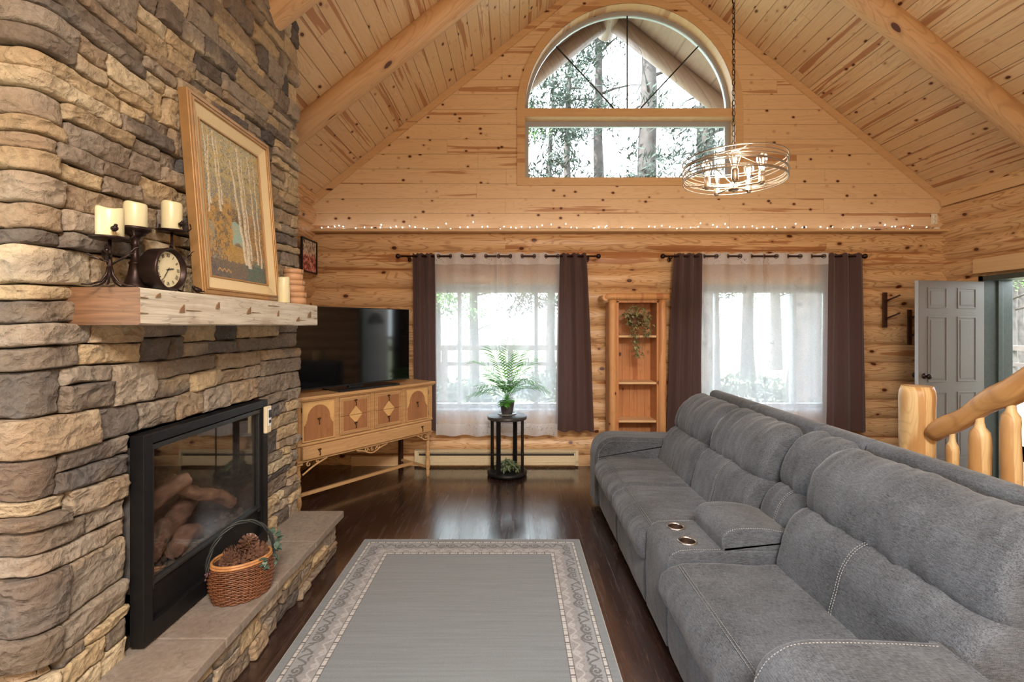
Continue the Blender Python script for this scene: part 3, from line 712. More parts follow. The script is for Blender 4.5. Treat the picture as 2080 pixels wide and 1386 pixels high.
def trunk_mesh(seed, h, r):
    rnd = random.Random(seed); b = MB(); n = 12
    pts = [(0.12*noise.noise(Vector((i*.35, seed, 0))), 0.12*noise.noise(Vector((i*.35, seed, 9))), h*i/n) for i in range(n+1)]
    b.tube(pts, [r*(1.15-1.0*i/n) if i else r*1.4 for i in range(n+1)], 9)
    for q in range(20):
        t = rnd.uniform(.16, .95); an = rnd.uniform(0, 2*PI); L = h*.2*(1.15-t)*rnd.uniform(.5, 1); z = t*h; i0 = int(t*n)
        px, py, _ = pts[min(i0, n)]; d = Vector((math.cos(an), math.sin(an), 0))
        b.tube([(px+d.x*L*s, py+d.y*L*s, z+L*(.35*s-.3*s*s)+.1*noise.noise(Vector((s*3, q, seed)))) for s in (0, .3, .6, 1)], [.03*h/9, .022*h/9, .014, .005], 4, cap=False)
    return b
def tree(x, y, h, r, seed, kind, label, hi=True):
    t = thing('forest_tree', label, 'tree', (x, y, -.35), 0, 'forest trees outside')
    trunk_mesh(seed, h, r).build('trunk', M['bark'], t, fixn=False)
    foliage_mesh(seed+5, kind, h).build('foliage', M['needles'] if kind == 'pine' else M['needles2'], t, fixn=False)
    return t
T0 = [ (1215, 13.0, 14, .20, 'pine', 'pine tree left of centre through the upper window'),
       (1318, 11.5, 15, .30, 'pine', 'thick pine trunk right of centre in the upper window'),
       (1155, 12.5, 11, .15, 'pine', 'thin pine trunk at the left of the upper window'),
       (1425, 16, 13, .22, 'pine', 'distant pine at the right edge of the upper window'),
       (962, 13, 10, .13, 'broad', 'slender leaning tree behind the left window sheers'),
       (885, 14, 11, .16, 'pine', 'bushy pine at the left edge of the left window'),
       (1120, 16, 12, .15, 'pine', 'tree at the right edge of the left window'),
       (1640, 9.6, 13, .34, 'pine', 'broad dark trunk at the right of the right window'),
       (1440, 11, 12, .20, 'pine', 'trunk at the left of the right window'),
       (1520, 17, 12, .20, 'broad', 'far tree in the middle of the right window'),
       (1575, 21, 13, .22, 'broad', 'farthest tree between the trunks of the right window'),
       (2046, 13.5, 13, .24, 'broad', 'left trunk of the pair seen through the open door'),
       (2064, 14.5, 13, .20, 'broad', 'right trunk of the pair seen through the open door')]
for i, (u, Y, h, r, kd, lab) in enumerate(T0): tree(U(u, Y), Y, h, r, 31+i*7, kd, lab)
def bush(u, Y, sc, seed, label, mat='needles'):
    rnd = random.Random(seed); b = MB()
    for q in range(1600):
        an = rnd.uniform(0, 2*PI); e = math.acos(rnd.uniform(0, 1)); rr = rnd.uniform(.55, 1)
        p = Vector((math.sin(e)*math.cos(an)*sc*1.5*rr, math.sin(e)*math.sin(an)*sc*rr, math.cos(e)*sc*.8*rr)); s = .045
        u_ = Vector((rnd.uniform(-1, 1), rnd.uniform(-1, 1), rnd.uniform(-1, 1))).normalized(); w = u_.orthogonal().normalized()
        b.add([p-u_*s*1.6, p-w*s*.8, p+u_*s*1.6, p+w*s*.8], [(0, 1, 2, 3)])
    t = thing('garden_bush', label, 'bush', (U(u, Y), Y, -.35), 0, 'bushes outside'); b.build('foliage', M[mat], t, fixn=False)
    b = MB()
    for q in range(7):
        an = q*.9; b.tube([(0.02*math.cos(an), .02*math.sin(an), 0), (math.cos(an)*sc*.4, math.sin(an)*sc*.4, sc*.45)], [.018, .006], 5)
    b.build('stem', M['bark'], t)
bush(1530, 10.5, 1.15, 3, 'wide dark bush behind the middle of the right window')
bush(1690, 8.9, .7, 4, 'smaller bush at the foot of the broad trunk outside')
bush(915, 10.5, 1.0, 5, 'bush behind the left panes of the left window')
bush(1135, 12.8, 1.0, 6, 'bush behind the right panes of the left window')
# ================================================================ SOFA
def smooth_loop(pts, n=64, closed=True):
    out = []; m = len(pts)
    segs = m if closed else m-1
    per = max(2, n//segs)
    for i in range(segs):
        p0, p1, p2, p3 = (pts[(i+k-1) % m] if closed else pts[min(max(i+k-1, 0), m-1)] for k in range(4))
        for q in range(per):
            t = q/per
            out.append(tuple(0.5*((2*p1[c])+(-p0[c]+p2[c])*t+(2*p0[c]-5*p1[c]+4*p2[c]-p3[c])*t*t+(-p0[c]+3*p1[c]-3*p2[c]+p3[c])*t**3) for c in range(len(p1))))
    if not closed: out.append(tuple(pts[-1]))
    return out
def cushion(mb, prof, y0, y1, r=0.04, n=64, ny=40, wr=0.0, wk=None, seed=0, fn=lambda a, c, y: (a, y, c), seam=None, cen=False):
    """closed soft profile (x,z) swept from y0 to y1 with rounded ends; wr = wrinkle depth"""
    L = smooth_loop(prof, n); n = len(L)
    area = sum(L[i][0]*L[(i+1) % n][1]-L[(i+1) % n][0]*L[i][1] for i in range(n)); sg = 1 if area > 0 else -1
    nr = []
    for i in range(n):
        tx, tz = L[(i+1) % n][0]-L[i-1][0], L[(i+1) % n][1]-L[i-1][1]; l = math.hypot(tx, tz) or 1
        nr.append((sg*tz/l, -sg*tx/l))
    ca_, cc_ = sum(p[0] for p in L)/n, sum(p[1] for p in L)/n; mR = sum(math.hypot(p[0]-ca_, p[1]-cc_) for p in L)/n
    ts = []
    for i in range(8): ts.append(y0+r*(1-math.cos(PI/2*i/8)))
    k = ny
    for i in range(k+1): ts.append(y0+r+(y1-y0-2*r)*i/k)
    for i in range(7, -1, -1): ts.append(y1-r*(1-math.cos(PI/2*i/8)))
    P = []
    for y in ts:
        d = min(y-y0, y1-y); ins = r*(1-math.sqrt(max(0, 1-(1-min(1, d/r))**2)))
        row = []
        for i in range(n):
            a, c = L[i]; dd = -ins
            if cen: k_ = min(.75, ins/mR*.9); a, c, dd = a+(ca_-a)*k_, c+(cc_-c)*k_, 0.0
            if wr:
                q = noise.noise(Vector((y*13+seed, a*3.5, c*3.5)))*0.6+noise.noise(Vector((y*30+seed, a*5, c*5)))*0.4
                w = wk(a, c) if wk else 1.0
                dd += wr*q*w*min(1, d/0.03)
                dd += wr*0.9*noise.noise(Vector((y*4+seed, a*4, c*4)))*min(1, d/.05)
            if wr: dd += wr*1.1*noise.noise(Vector((a*26, c*26, seed+(y > (y0+y1)/2)*9)))*math.exp(-d/.07)*min(1, d/.02)
            if seam is not None:
                dd -= 0.006*math.exp(-((y-seam)/0.006)**2)
            row.append(fn(a+nr[i][0]*dd, c+nr[i][1]*dd, y))
        P.append(row)
    mb.grid(P, closed_v=True, smooth=True)
    for row in (P[0], P[-1]):
        mb.add(row, [list(range(n))], False)
    return L, nr
sofa = thing('reclining_sofa', 'long grey reclining sofa with three seats and a cup holder console', 'sofa', (0, 0, 0))
D = [4.05, 3.335, 2.62, 2.26, 1.42]      # seat divisions along the room
ARM_FAR, ARM_NEAR = 4.33, 1.11
lumbar = [(1.235,.455),(1.255,.56),(1.285,.66),(1.345,.735),(1.44,.76),(1.53,.70),(1.50,.50),(1.42,.40),(1.30,.40)]
head = [(1.372,.745),(1.375,.83),(1.42,.93),(1.50,1.005),(1.580,1.030),(1.628,1.012),(1.645,.93),(1.60,.80),(1.52,.72),(1.43,.705)]
shell = [(1.658,.95),(1.682,1.035),(1.738,1.052),(1.785,1.02),(1.81,.90),(1.83,.5),(1.83,.08),(1.62,.06),(1.50,.08),(1.47,.5),(1.56,.75)]
seat = [(1.34,.455),(1.10,.475),(.90,.485),(.775,.475),(.705,.435),(.685,.375),(.70,.32),(.745,.285),(.95,.27),(1.34,.28)]
foot = [(.80,.30),(.745,.298),(.728,.26),(.726,.16),(.735,.065),(.76,.045),(.84,.045),(.85,.18)]
def stitch(name, pts, parent, r=0.0016, dash=0.011, gapk=0.45):
    b = MB(); d = 0; acc = []
    P = [Vector(p) for p in pts]
    L = [0]
    for i in range(1, len(P)): L.append(L[-1]+(P[i]-P[i-1]).length)
    def at(s):
        for i in range(1, len(P)):
            if L[i] >= s: return P[i-1].lerp(P[i], (s-L[i-1])/max(1e-9, L[i]-L[i-1]))
        return P[-1]
    s = 0
    while s < L[-1]-dash: b.tube([at(s), at(s+dash*(1-gapk))], r, 4, cap=False); s += dash
    return b.build(name, M['thread'], parent, fixn=False)
def crease_w(a, c): return 1.0+1.6*math.exp(-((c-.745)/.05)**2)+1.2*math.exp(-((c-1.0)/.05)**2)
for i in range(4):
    y1, y0 = D[i], D[i+1]; con = (i == 2)
    b = MB(); mid = (y0+y1)/2; cushion(b, [(a+(.085 if con else 0), c) for a, c in lumbar], (y0 if i < 3 else y0-.09)+.006, y1-.006, r=.055, cen=True, wr=.006, wk=crease_w, seed=i*7.7, seam=None if con else mid)
    o = b.build('lumbar_cushion', M['sofa'], sofa, fixn=False)
    L = smooth_loop(lumbar, 64)[:26]
    for off in ((-.006, .006) if not con else (-.006, .006)): stitch('seam_stitching', [(a-.0035+(.085 if con else 0), mid+off, c+.001) for a, c in L], o)
    b = MB(); cushion(b, [(a+(.085 if con else 0), c) for a, c in head], (y0 if i < 3 else y0-.09)+.007, y1-.007, r=.065, cen=True, wr=.008, wk=crease_w, seed=3+i*5.1, ny=60); o = b.build('head_cushion', M['sofa'], sofa, fixn=False)
    b = MB(); cushion(b, shell, y0+.004, y1-.004, r=.018, wr=.001, seed=i, ny=12); b.build('back_shell', M['sofa'], sofa, fixn=False)
    if not con:
        b = MB(); cushion(b, seat, y0+.003, y1-.003, r=.045, n=80, wr=.0055, wk=lambda a, c: 1.8 if a < .74 else .8, seed=20+i*3.3, ny=60)
        o = b.build('seat_cushion', M['sofa'], sofa, fixn=False)
        for off in (0.0, .012): stitch('seam_stitching', [(.772+off, y, .4785+(.002 if off else 0)) for y in (y0+.04, mid, y1-.04)], o)
        b = MB(); cushion(b, foot, y0+.006, y1-.006, r=.03, wr=.002, seed=50+i, ny=24); b.build('footrest', M['sofa'], sofa, fixn=False)
# base body
b = MB(); b.box(.80, 1.55, D[4]+.01, D[0]-.01, .05, .27); b.build('base', M['sofa'], sofa, bevel=.01)
# arms: rounded front corner, swept across their width
armp = [(.700,.06),(.698,.30),(.701,.47),(.722,.555),(.775,.612),(.86,.638),(1.0,.640),(1.15,.634),(1.265,.628),(1.275,.40),(1.275,.06),(1.1,.045),(.75,.045)]
def arm(y0, y1, dz=0.0, xe=0.0):
    b = MB(); ap = [(x+(xe if x > 1.2 else 0), z+(dz if z > .5 else 0)) for x, z in armp]
    L = [ap[0]]+[p for p in smooth_loop(ap[2:9], 60, closed=False)]+ap[9:]
    # use a dense loop with straight flanks
    dense = []
    for i in range(len(L)):
        p, q = L[i], L[(i+1) % len(L)]; d = math.hypot(q[0]-p[0], q[1]-p[1]); k = max(1, int(d/.05))
        for j in range(k): dense.append((p[0]+(q[0]-p[0])*j/k, p[1]+(q[1]-p[1])*j/k))
    cushion(b, dense, y0, y1, r=.022, n=len(dense)*2, wr=.0012, seed=y0, ny=14)
    o = b.build('arm', M['sofa'], sofa, fixn=False)
    return o
a1 = arm(D[0]+.004, ARM_FAR, 0, .34); a2 = arm(ARM_NEAR, D[4]-.004, .03)
def arm_line(y, ins, z1=.60):
    pts = [(.70+ins, y, .12), (.70+ins, y, .47), (.722+ins, y, .555-ins*.6), (.775+ins*.6, y, .612-ins), (.86, y, .638-ins), (1.10, y, .636-ins), (1.25, y, .628-ins)]
    return smooth_loop(pts, 60, closed=False)
stitch('seam_stitching', arm_line(D[0]+.0025, .028), a1)
stitch('seam_stitching', [(x, D[4]-.035, z+.0315) for x, y, z in arm_line(0, 0)[14:]], a2)
# console
cy1, cy0 = D[2]-.004, D[3]+.004
conp = [(.735,.06),(.728,.25),(.732,.40),(.742,.475),(.785,.515),(.86,.522),(1.02,.522),(1.36,.522),(1.38,.40),(1.38,.06),(1.1,.045)]
b = MB(); dense = []
Lc = [conp[0]]+smooth_loop(conp[1:8], 50, closed=False)+conp[8:]
for i in range(len(Lc)):
    p, q = Lc[i], Lc[(i+1) % len(Lc)]; d = math.hypot(q[0]-p[0], q[1]-p[1]); k = max(1, int(d/.05))
    for j in range(k): dense.append((p[0]+(q[0]-p[0])*j/k, p[1]+(q[1]-p[1])*j/k))
cushion(b, dense, cy0, cy1, r=.012, n=len(dense)*2, ny=6)
con = b.build('console', M['sofa'], sofa, fixn=False)
for y in (cy0+.006, cy1-.006): stitch('seam_stitching', [(.742, y, .46), (.765, y, .505), (.80, y, .519), (.86, y, .5245), (1.0, y, .5245)], con)
lid = [(1.005,.520),(1.0,.575),(1.03,.612),(1.10,.628),(1.22,.624),(1.33,.600),(1.39,.57),(1.40,.518)]
b = MB(); dense = smooth_loop(lid[:7], 50, closed=False)+[lid[7], (1.2, .517)]
dd = []
for i in range(len(dense)):
    p, q = dense[i], dense[(i+1) % len(dense)]; d = math.hypot(q[0]-p[0], q[1]-p[1]); k = max(1, int(d/.04))
    for j in range(k): dd.append((p[0]+(q[0]-p[0])*j/k, p[1]+(q[1]-p[1])*j/k))
cushion(b, dd, cy0+.002, cy1-.002, r=.010, n=len(dd)*2, ny=6)
lo = b.build('armrest_lid', M['sofa'], sofa, fixn=False)
for y in (cy0+.005, cy1-.005): stitch('seam_stitching', [(x, y, z+.0005) for x, z in smooth_loop([(1.005,.56),(1.03,.609),(1.10,.626),(1.22,.622),(1.33,.599)], 40, closed=False)], lo)
def cut(o, cutters):
    for c_ in cutters:
        m = o.modifiers.new('cut', 'BOOLEAN'); m.operation = 'DIFFERENCE'; m.object = c_; m.solver = 'EXACT'
    bpy.context.view_layer.update(); dg = bpy.context.evaluated_depsgraph_get(); me = bpy.data.meshes.new_from_object(o.evaluated_get(dg))
    o.modifiers.clear(); o.data = me
    for c_ in cutters: bpy.data.objects.remove(c_)
M['cupwell'] = plain('shade_dark_cup_metal', srgb(96,78,68), .35, .8)  # darker than the rim so the wells look deep; shade painted in
spots = ((.868, 2.530), (.868, 2.360)); cutters = []
for x, y in spots:
    b = MB(); b.lathe([(0, -.09), (.0415, -.09), (.0415, .06), (0, .06)], 40, (x, y, .5225)); cutters.append(b.build('tmp', None))
cut(con, cutters)
for x, y in spots:
    b = MB(); b.lathe([(.0405,-.02),(.048,.0015),(.0475,.005),(.045,.0065),(.0395,.006),(.0392,.0)], 40, (x, y, .5225))
    b.build('cup_holder', M['steel'], con, fixn=False)
    b = MB(); b.lathe([(.0392,.0),(.037,-.075),(0,-.076)], 40, (x, y, .5225)); b.build('cup_well', M['cupwell'], con, fixn=False)
# ================================================================ RUG
def rug():
    x0, x1, y1, y0 = -1.112, .492, 3.525, 1.16; st = 0.004
    nx = int((x1-x0)/st); ny = int((y1-y0)/st)
    X, Y = np.meshgrid(np.linspace(x0, x1, nx), np.linspace(y0, y1, ny))
    dl, dr, db, dt = X-x0, x1-X, Y-y0, y1-Y
    d = np.minimum.reduce([dl, dr, db, dt]); side = (np.minimum(dl, dr) < np.minimum(db, dt))
    s = np.where(side, Y-y0, X-x0+.05); sgn = np.where(side, 1, 1)
    def c(r, g, b): return np.array(srgb(r, g, b)[:3])
    col = np.zeros((ny, nx, 3)); col[:] = c(116,124,131)
    def put(m, cc, k=1.0): col[m] = col[m]*(1-k)+cc*k
    dark = c(72,72,76); lite = c(188,188,188)
    band = (d > .045) & (d < .235); put(band, c(140,146,152))
    for a, e in ((.046,.072), (.205,.236)):
        m = (d > a) & (d < e); put(m, lite)
        t = (s % .055); put(m & (t < .0065), dark); put(m & ((t > .040) & (t < .0445)), c(120,120,124))
        put((d > a) & (d < a+.005), dark); put((d > e-.005) & (d < e), dark)
    put((d > .152) & (d < .205), c(146,146,149))
    # scroll tile (s: 0..P, w: 0..1 across the band)
    Pp = .30; T = 150; Wn = 66; pts = []; pts2 = []
    def spiral(cx, cy, r, a0, turns, sg, lst):
        for i in range(90):
            t = i/89; an = a0+sg*turns*2*PI*t; rr = r*(1-t*.85); lst.append((cx+rr*math.cos(an), cy+rr*math.sin(an)))
    def curve(P, lst):
        L = smooth_loop([tuple(p) for p in P], 70, closed=False); lst.extend([(a, b) for a, b in L])
    w0 = .110
    spiral(.050, w0, .030, -.6, 1.5, 1, pts); spiral(.118, w0-.002, .030, PI+.6, 1.5, -1, pts)
    curve([(.005,w0-.02),(.02,w0+.022),(.05,w0+.034),(.08,w0+.012),(.118,w0+.030),(.15,w0+.01)], pts)
    curve([(.15,w0),(.165,w0+.025),(.185,w0),(.20,w0-.026),(.222,w0-.004),(.235,w0+.024),(.255,w0+.006),(.275,w0-.022),(.30,w0)], pts)
    curve([(.185,w0+.030),(.20,w0+.022),(.215,w0+.030)], pts); curve([(.245,w0-.028),(.258,w0-.020),(.27,w0-.028)], pts)
    w1 = .178
    spiral(.06, w1, .020, 0, 1.3, 1, pts2); spiral(.15, w1, .020, PI, 1.3, -1, pts2); spiral(.24, w1, .018, 0, 1.3, 1, pts2)
    curve([(.0,w1-.018),(.03,w1+.018),(.06,w1+.022),(.105,w1-.012),(.15,w1+.022),(.20,w1-.012),(.24,w1+.020),(.30,w1-.018)], pts2)
    pts, pts2 = np.array(pts), np.array(pts2)
    gs = (np.arange(T)+.5)/T*Pp; gw = .07+(np.arange(Wn)+.5)/Wn*.14
    GS, GW = np.meshgrid(gs, gw, indexing='ij')
    def df(p):
        o = np.full(GS.shape, 9.0)
        for sh in (-Pp, 0, Pp):
            for k in range(0, len(p), 1): o = np.minimum(o, (GS-p[k, 0]-sh)**2+(GW-p[k, 1])**2)
        return np.sqrt(o)
    F1, F2 = df(pts), df(pts2)
    ii = ((s % Pp)/Pp*T).astype(int).clip(0, T-1); jj = ((d-.07)/.14*Wn).astype(int).clip(0, Wn-1)
    inb = (d > .073) & (d < .204)
    a1 = np.where(inb, F1[ii, jj], 9); a2 = np.where(inb, F2[ii, jj], 9)
    rng = np.random.RandomState(3); nz = rng.rand(ny, nx)
    put(inb & (nz > .55) & (d > .13), c(120,116,118), .45)
    put(a2 < .0048, c(178,178,182), .75); put(a1 < .0052, c(84,84,88), .9)
    edge = d < .006; put(edge, c(176,177,176))
    nzc = (rng.rand(ny, nx, 1)-.5)*.10+1; col = np.clip(col*nzc, 0, 1)
    Z = np.where(d < .0015, 0.001, .009)
    V = np.stack([X, Y, Z], -1).reshape(-1, 3)
    idx = np.arange(nx*ny).reshape(ny, nx); q = np.stack([idx[:-1, :-1], idx[:-1, 1:], idx[1:, 1:], idx[1:, :-1]], -1).reshape(-1, 4)
    me = bpy.data.meshes.new('area_rug'); me.vertices.add(len(V)); me.vertices.foreach_set('co', V.ravel())
    me.loops.add(q.size); me.loops.foreach_set('vertex_index', q.ravel().astype(np.int32)); me.polygons.add(len(q))
    me.polygons.foreach_set('loop_start', np.arange(0, q.size, 4, dtype=np.int32)); me.update(calc_edges=True)
    ca = me.color_attributes.new(name='Col', type='FLOAT_COLOR', domain='POINT'); C4 = np.ones((nx*ny, 4), np.float32); C4[:, :3] = col.reshape(-1, 3); ca.data.foreach_set('color', C4.ravel())
    me.materials.append(M['rug']); o = bpy.data.objects.new('area_rug', me); COL.objects.link(o)
    tag(o, 'grey area rug with scroll and bead border on the dark floor', 'rug')
rug()
# ================================================================ CORNER CABINET AND TV
CAX, CAY = -1.785, 3.88; AN = math.atan2(.788, .616)
cab = thing('sideboard', 'honey wood sideboard with arched doors and diamond inlaid drawers under the television', 'sideboard', (CAX, CAY, 0), AN)
Lc_, Dc = 1.475, .50
b = MB(); b.box(.0, Lc_-.0, .0, Dc, .47, .975)
b.build('body', M['oak'], cab, bevel=.004)
b = MB(); b.box(-.03, Lc_+.03, -.035, Dc+.01, .980, 1.008); b.box(-.02, Lc_+.02, -.022, Dc, .968, .980); b.build('top', M['oak'], cab, bevel=.006)
for x0, x1 in ((.0, .035), (.345, .385), (.71, .75), (1.075, 1.12), (1.42, Lc_)):
    b = MB(); b.box(x0, x1, -.012, .0, .62, .968)
    n = 3
    for k in range(n): b.box(x0+(x1-x0)*(k+.3)/n, x0+(x1-x0)*(k+.75)/n, -.017, -.012, .63, .96)
    b.build('fluted_stile', M['oak'], cab, bevel=.0015)
def yz(a, c, d): return (a, d, c)
def pull(parent, x, z, y=-.02):
    b = MB(); b.lathe([(.0, -.004), (.009, -.003), (.011, 0), (.006, .003), (0, .003)], 10, (0, 0, 0), Matrix.Translation((x, y-.002, z+.010)) @ Matrix.Rotation(PI/2, 4, 'X'))
    for s in (-1, 1): b.ball((x+s*.010, y-.003, z+.012), (.008, .003, .007), 8, 5)
    b.ball((x, y-.005, z-.004), (.007, .003, .010), 8, 6)
    b.tube([(x, y-.008, z+.008), (x, y-.012, z-.012), (x, y-.009, z-.028)], [.002, .003, .0055], 6); b.ball((x, y-.009, z-.032), (.006, .005, .008), 8, 6)
    return b.build('pull', M['brass'], parent, fixn=False)
def dome(x0, x1, z0, z1, n=20):
    cx = (x0+x1)/2; w = (x1-x0)/2; zs = z1-w*.92
    P = [(x0, z0), (x1, z0), (x1, zs-.05), (x1-.012, zs-.05), (x1-.012, zs-.035), (x1-.022, zs-.035), (x1-.022, zs-.015), (x1-.03, zs-.01)]
    r = w-.03
    for i in range(n+1): P.append((cx+r*math.cos(PI*i/n), zs+(z1-zs-.01)*math.sin(PI*i/n)))
    P += [(x0+.03, zs-.01), (x0+.022, zs-.015), (x0+.022, zs-.035), (x0+.012, zs-.035), (x0+.012, zs-.05), (x0, zs-.05)]
    return P
for x0, x1 in ((.042, .340), (1.125, 1.415)):
    b = MB(); b.box(x0, x1, -.016, .0, .628, .958); o = b.build('door', M['oak_l'], cab, bevel=.002)
    b = MB(); b.plate(dome(x0+.016, x1-.016, .640, .940), [], yz, -.0185, -.016); b.build('arched_veneer', M['walnut_v'], o)
    b = MB()
    for a0, a1, c0, c1 in ((x0, x1, .950, .958), (x0, x1, .628, .636), (x0, x0+.008, .628, .958), (x1-.008, x1, .628, .958)): b.box(a0, a1, -.021, -.016, c0, c1)
    b.build('moulding', M['oak'], o, bevel=.001); pull(o, (x0+x1)/2, .80, -.019)
    xx = x0-.004 if x0 < .5 else x1+.004
    for z in (.68, .90): b = MB(); b.tube([(xx, -.018, z-.02), (xx, -.018, z+.02)], .004, 6); b.build('hinge', M['brass'], o)
for x0, x1 in ((.39, .705), (.755, 1.07)):
    for z0, z1 in ((.628, .792), (.796, .958)):
        top = z1 > .9; b = MB(); b.box(x0, x1, -.014, .0, z0, z1); o = b.build('drawer', M['oak'], cab, bevel=.001)
        b = MB(); b.box(x0+.035, x1-.035, -.012-.004, -.0135, z0+(.032 if not top else .0), z1-(.032 if top else .0)); b.build('veneer_panel', M['walnut_v'], o)
        cx = (x0+x1)/2; zz = z0 if top else z1
        b = MB(); P = [(cx-.068, zz), (cx+.068, zz), (cx, zz+(.075 if top else -.075))]
        b.plate(P, [], yz, -.0175, -.016); b.build('diamond_inlay', M['oak_l'], o)
        b = MB()
        for q in (0, .012): 
            xa, xb = x0+.012+q, x1-.012-q; w = .006
            b.box(xa, xa+w, -.021+q*.2, -.014, z0+(0 if top else .01+q), z1-(.01+q if top else 0)); b.box(xb-w, xb, -.021+q*.2, -.014, z0+(0 if top else .01+q), z1-(.01+q if top else 0))
            if top: b.box(xa, xb, -.021+q*.2, -.014, z1-.010-q-w, z1-.010-q)
            else: b.box(xa, xb, -.021+q*.2, -.014, z0+.010+q, z0+.010+q+w)
        b.build('moulding', M['oak'], o, bevel=.0015)
        pull(o, cx, z1-.045 if top else z0+.06+.02, -.017)
b = MB(); b.box(.035, Lc_-.035, -.045, .0, .488, .598); o = b.build('drawer', M['oak'], cab, bevel=.006)
tag(o, 'full width bottom drawer of plain pale wood')
pull(o, .18, .545, -.047); pull(o, 1.31, .545, -.047)
b = MB(); b.box(.0, Lc_, -.02, .0, .466, .484); b.box(.0, Lc_, -.02, .0, .602, .622); b.build('rail', M['oak'], cab, bevel=.002)
# pierced scroll aprons
def apron(x0, x1, kind):
    b = MB(); w = x1-x0
    def sc(cx, cz, r, a0, sg, n=26):
        return [(cx+r*(1-.75*i/n)*math.cos(a0+sg*3.6*PI/2*i/n), -.008, cz+r*(1-.75*i/n)*math.sin(a0+sg*3.6*PI/2*i/n)) for i in range(n+1)]
    if kind == 'mid':
        b.tube(smooth_loop([(x0,-.008,.462),(x0+.05*w,-.008,.452),(x0+.22*w,-.008,.440),(x0+.36*w,-.008,.418),(x0+.5*w,-.008,.405),(x0+.64*w,-.008,.418),(x0+.78*w,-.008,.440),(x0+.95*w,-.008,.452),(x1,-.008,.462)], 60, False), .0075, 6)
        for s, cx in ((1, x0+.32*w), (-1, x1-.32*w)): b.tube(sc(cx, .447, .020, PI/2, s), .005, 6); b.tube([(cx, -.008, .467), (cx+s*.03, -.008, .43)], .005, 6)
        b.tube(sc(x0+.5*w, .438, .018, PI/2, 1), .005, 6)
    else:
        s = 1 if kind == 'l' else -1; xa = x0 if s > 0 else x1
        b.tube(smooth_loop([(xa,-.008,.36 if s > 0 else .40),(xa+s*.35*w,-.008,.405),(xa+s*.6*w,-.008,.43),(xa+s*w,-.008,.462)], 40, False), .0085, 6)
        b.tube(sc(xa+s*.25*w, .44, .022, PI/2, s), .006, 6); b.tube(sc(xa+s*.6*w, .452, .014, PI/2, s), .005, 6)
    return b.build('apron', M['oak'], cab, fixn=False)
apron(.56, .90, 'mid'); apron(.05, .27, 'l'); apron(1.27, 1.43, 'r')
leg_prof = [(.022,.47),(.022,.44),(.016,.435),(.020,.425),(.014,.41),(.017,.38),(.023,.35),(.016,.318),(.022,.305),(.014,.295),(.020,.275),(.025,.24),(.019,.205),(.015,.185),(.022,.17),(.028,.13),(.025,.10),(.016,.07),(.020,.06),(.022,.04),(.016,.015),(.014,0)]
for x, y in ((.03, .012), (1.445, .012)):
    b = MB(); b.lathe(leg_prof[::-1], 18, (x, y+.01, 0)); b.box(x-.026, x+.026, y-.016, y+.036, .44, .47); b.build('leg', M['oak'], cab)
for x, y in ((.03, Dc-.03), (1.445, Dc-.03)):
    b = MB(); b.box(x-.02, x+.02, y-.02, y+.02, 0, .47); tag(b.build('leg', M['darkwood'], cab, bevel=.002), 'plain dark square back leg')
for x in (.03, 1.445): b = MB(); b.box(x-.012, x+.012, .03, Dc-.05, .085, .108); b.build('side_stretcher', M['oak'], cab, bevel=.002)
b = MB(); b.box(.04, 1.435, .255, .285, .082, .112); b.build('centre_stretcher', M['oak'], cab, bevel=.003)
# television
tv = thing('television', 'large black flat screen television standing on the sideboard', 'television', (CAX, CAY, 1.008), AN)
b = MB(); b.box(.03, 1.305, .155, .185, .03, .765); b.box(.20, 1.10, .185, .235, .10, .50); b.build('housing', M['tv_body'], tv, bevel=.004)
b = MB(); b.box(.038, 1.297, .1525, .1548, .045, .758); b.build('screen', M['tv_screen'], tv)
b = MB(); b.box(.03, 1.305, .1505, .156, .03, .042); b.box(.62, .70, .149, .152, .032, .039); b.build('lower_bezel', M['tv_body'], tv)
b = MB(); b.box(.40, 1.10, .06, .30, .0, .012); b.box(.60, .75, .17, .21, .0, .05); b.build('stand', M['greymetal'], tv, bevel=.003)
b = MB(); b.box(.40, 1.06, .0, .05, .0, .018)
sb = b.build('sound_bar', M['tv_body'], bevel=.004); sb.location = (CAX, CAY, 1.0085); sb.rotation_euler = (0, 0, AN); tag(sb, 'slim black sound bar lying in front of the television', 'sound bar')
# ================================================================ BASEBOARD HEATER
ht = thing('baseboard_heater', 'long almond electric baseboard heater under the left window', 'heater', (0, 5.33, 0))
hx0, hx1 = U(842, 5.33), U(1175, 5.33)
b = MB(); b.add([(x, y, z) for x in (hx0, hx1) for y, z in ((.0,.028),(.0,.125),(.02,.15),(.02,.165),(-.004,.178),(-.004,.190),(.055,.195),(.055,.02))], [(0,1,9,8),(1,2,10,9),(2,3,11,10),(3,4,12,11),(4,5,13,12),(5,6,14,13),(6,7,15,14),(7,0,8,15),(0,7,6,5,4,3,2,1),(8,9,10,11,12,13,14,15)])
b.build('housing', M['cream'], ht)
b = MB(); b.box(hx0+.05, hx1-.05, -.003, .004, .135, .158); b.build('air_slot', M['slot'], ht)
b = MB(); b.box(hx0, hx1, -.006, .0, .060, .066); b.box(hx0, hx0+.035, -.006, 0, .02, .19); b.box(hx1-.035, hx1, -.006, 0, .02, .19); b.build('end_cap', M['cream'], ht, bevel=.001)
b = MB(); b.box(XL+.5, XR-.2, 5.385, 5.40, 0, .11)
struct('baseboard_back', b, M['trim'])
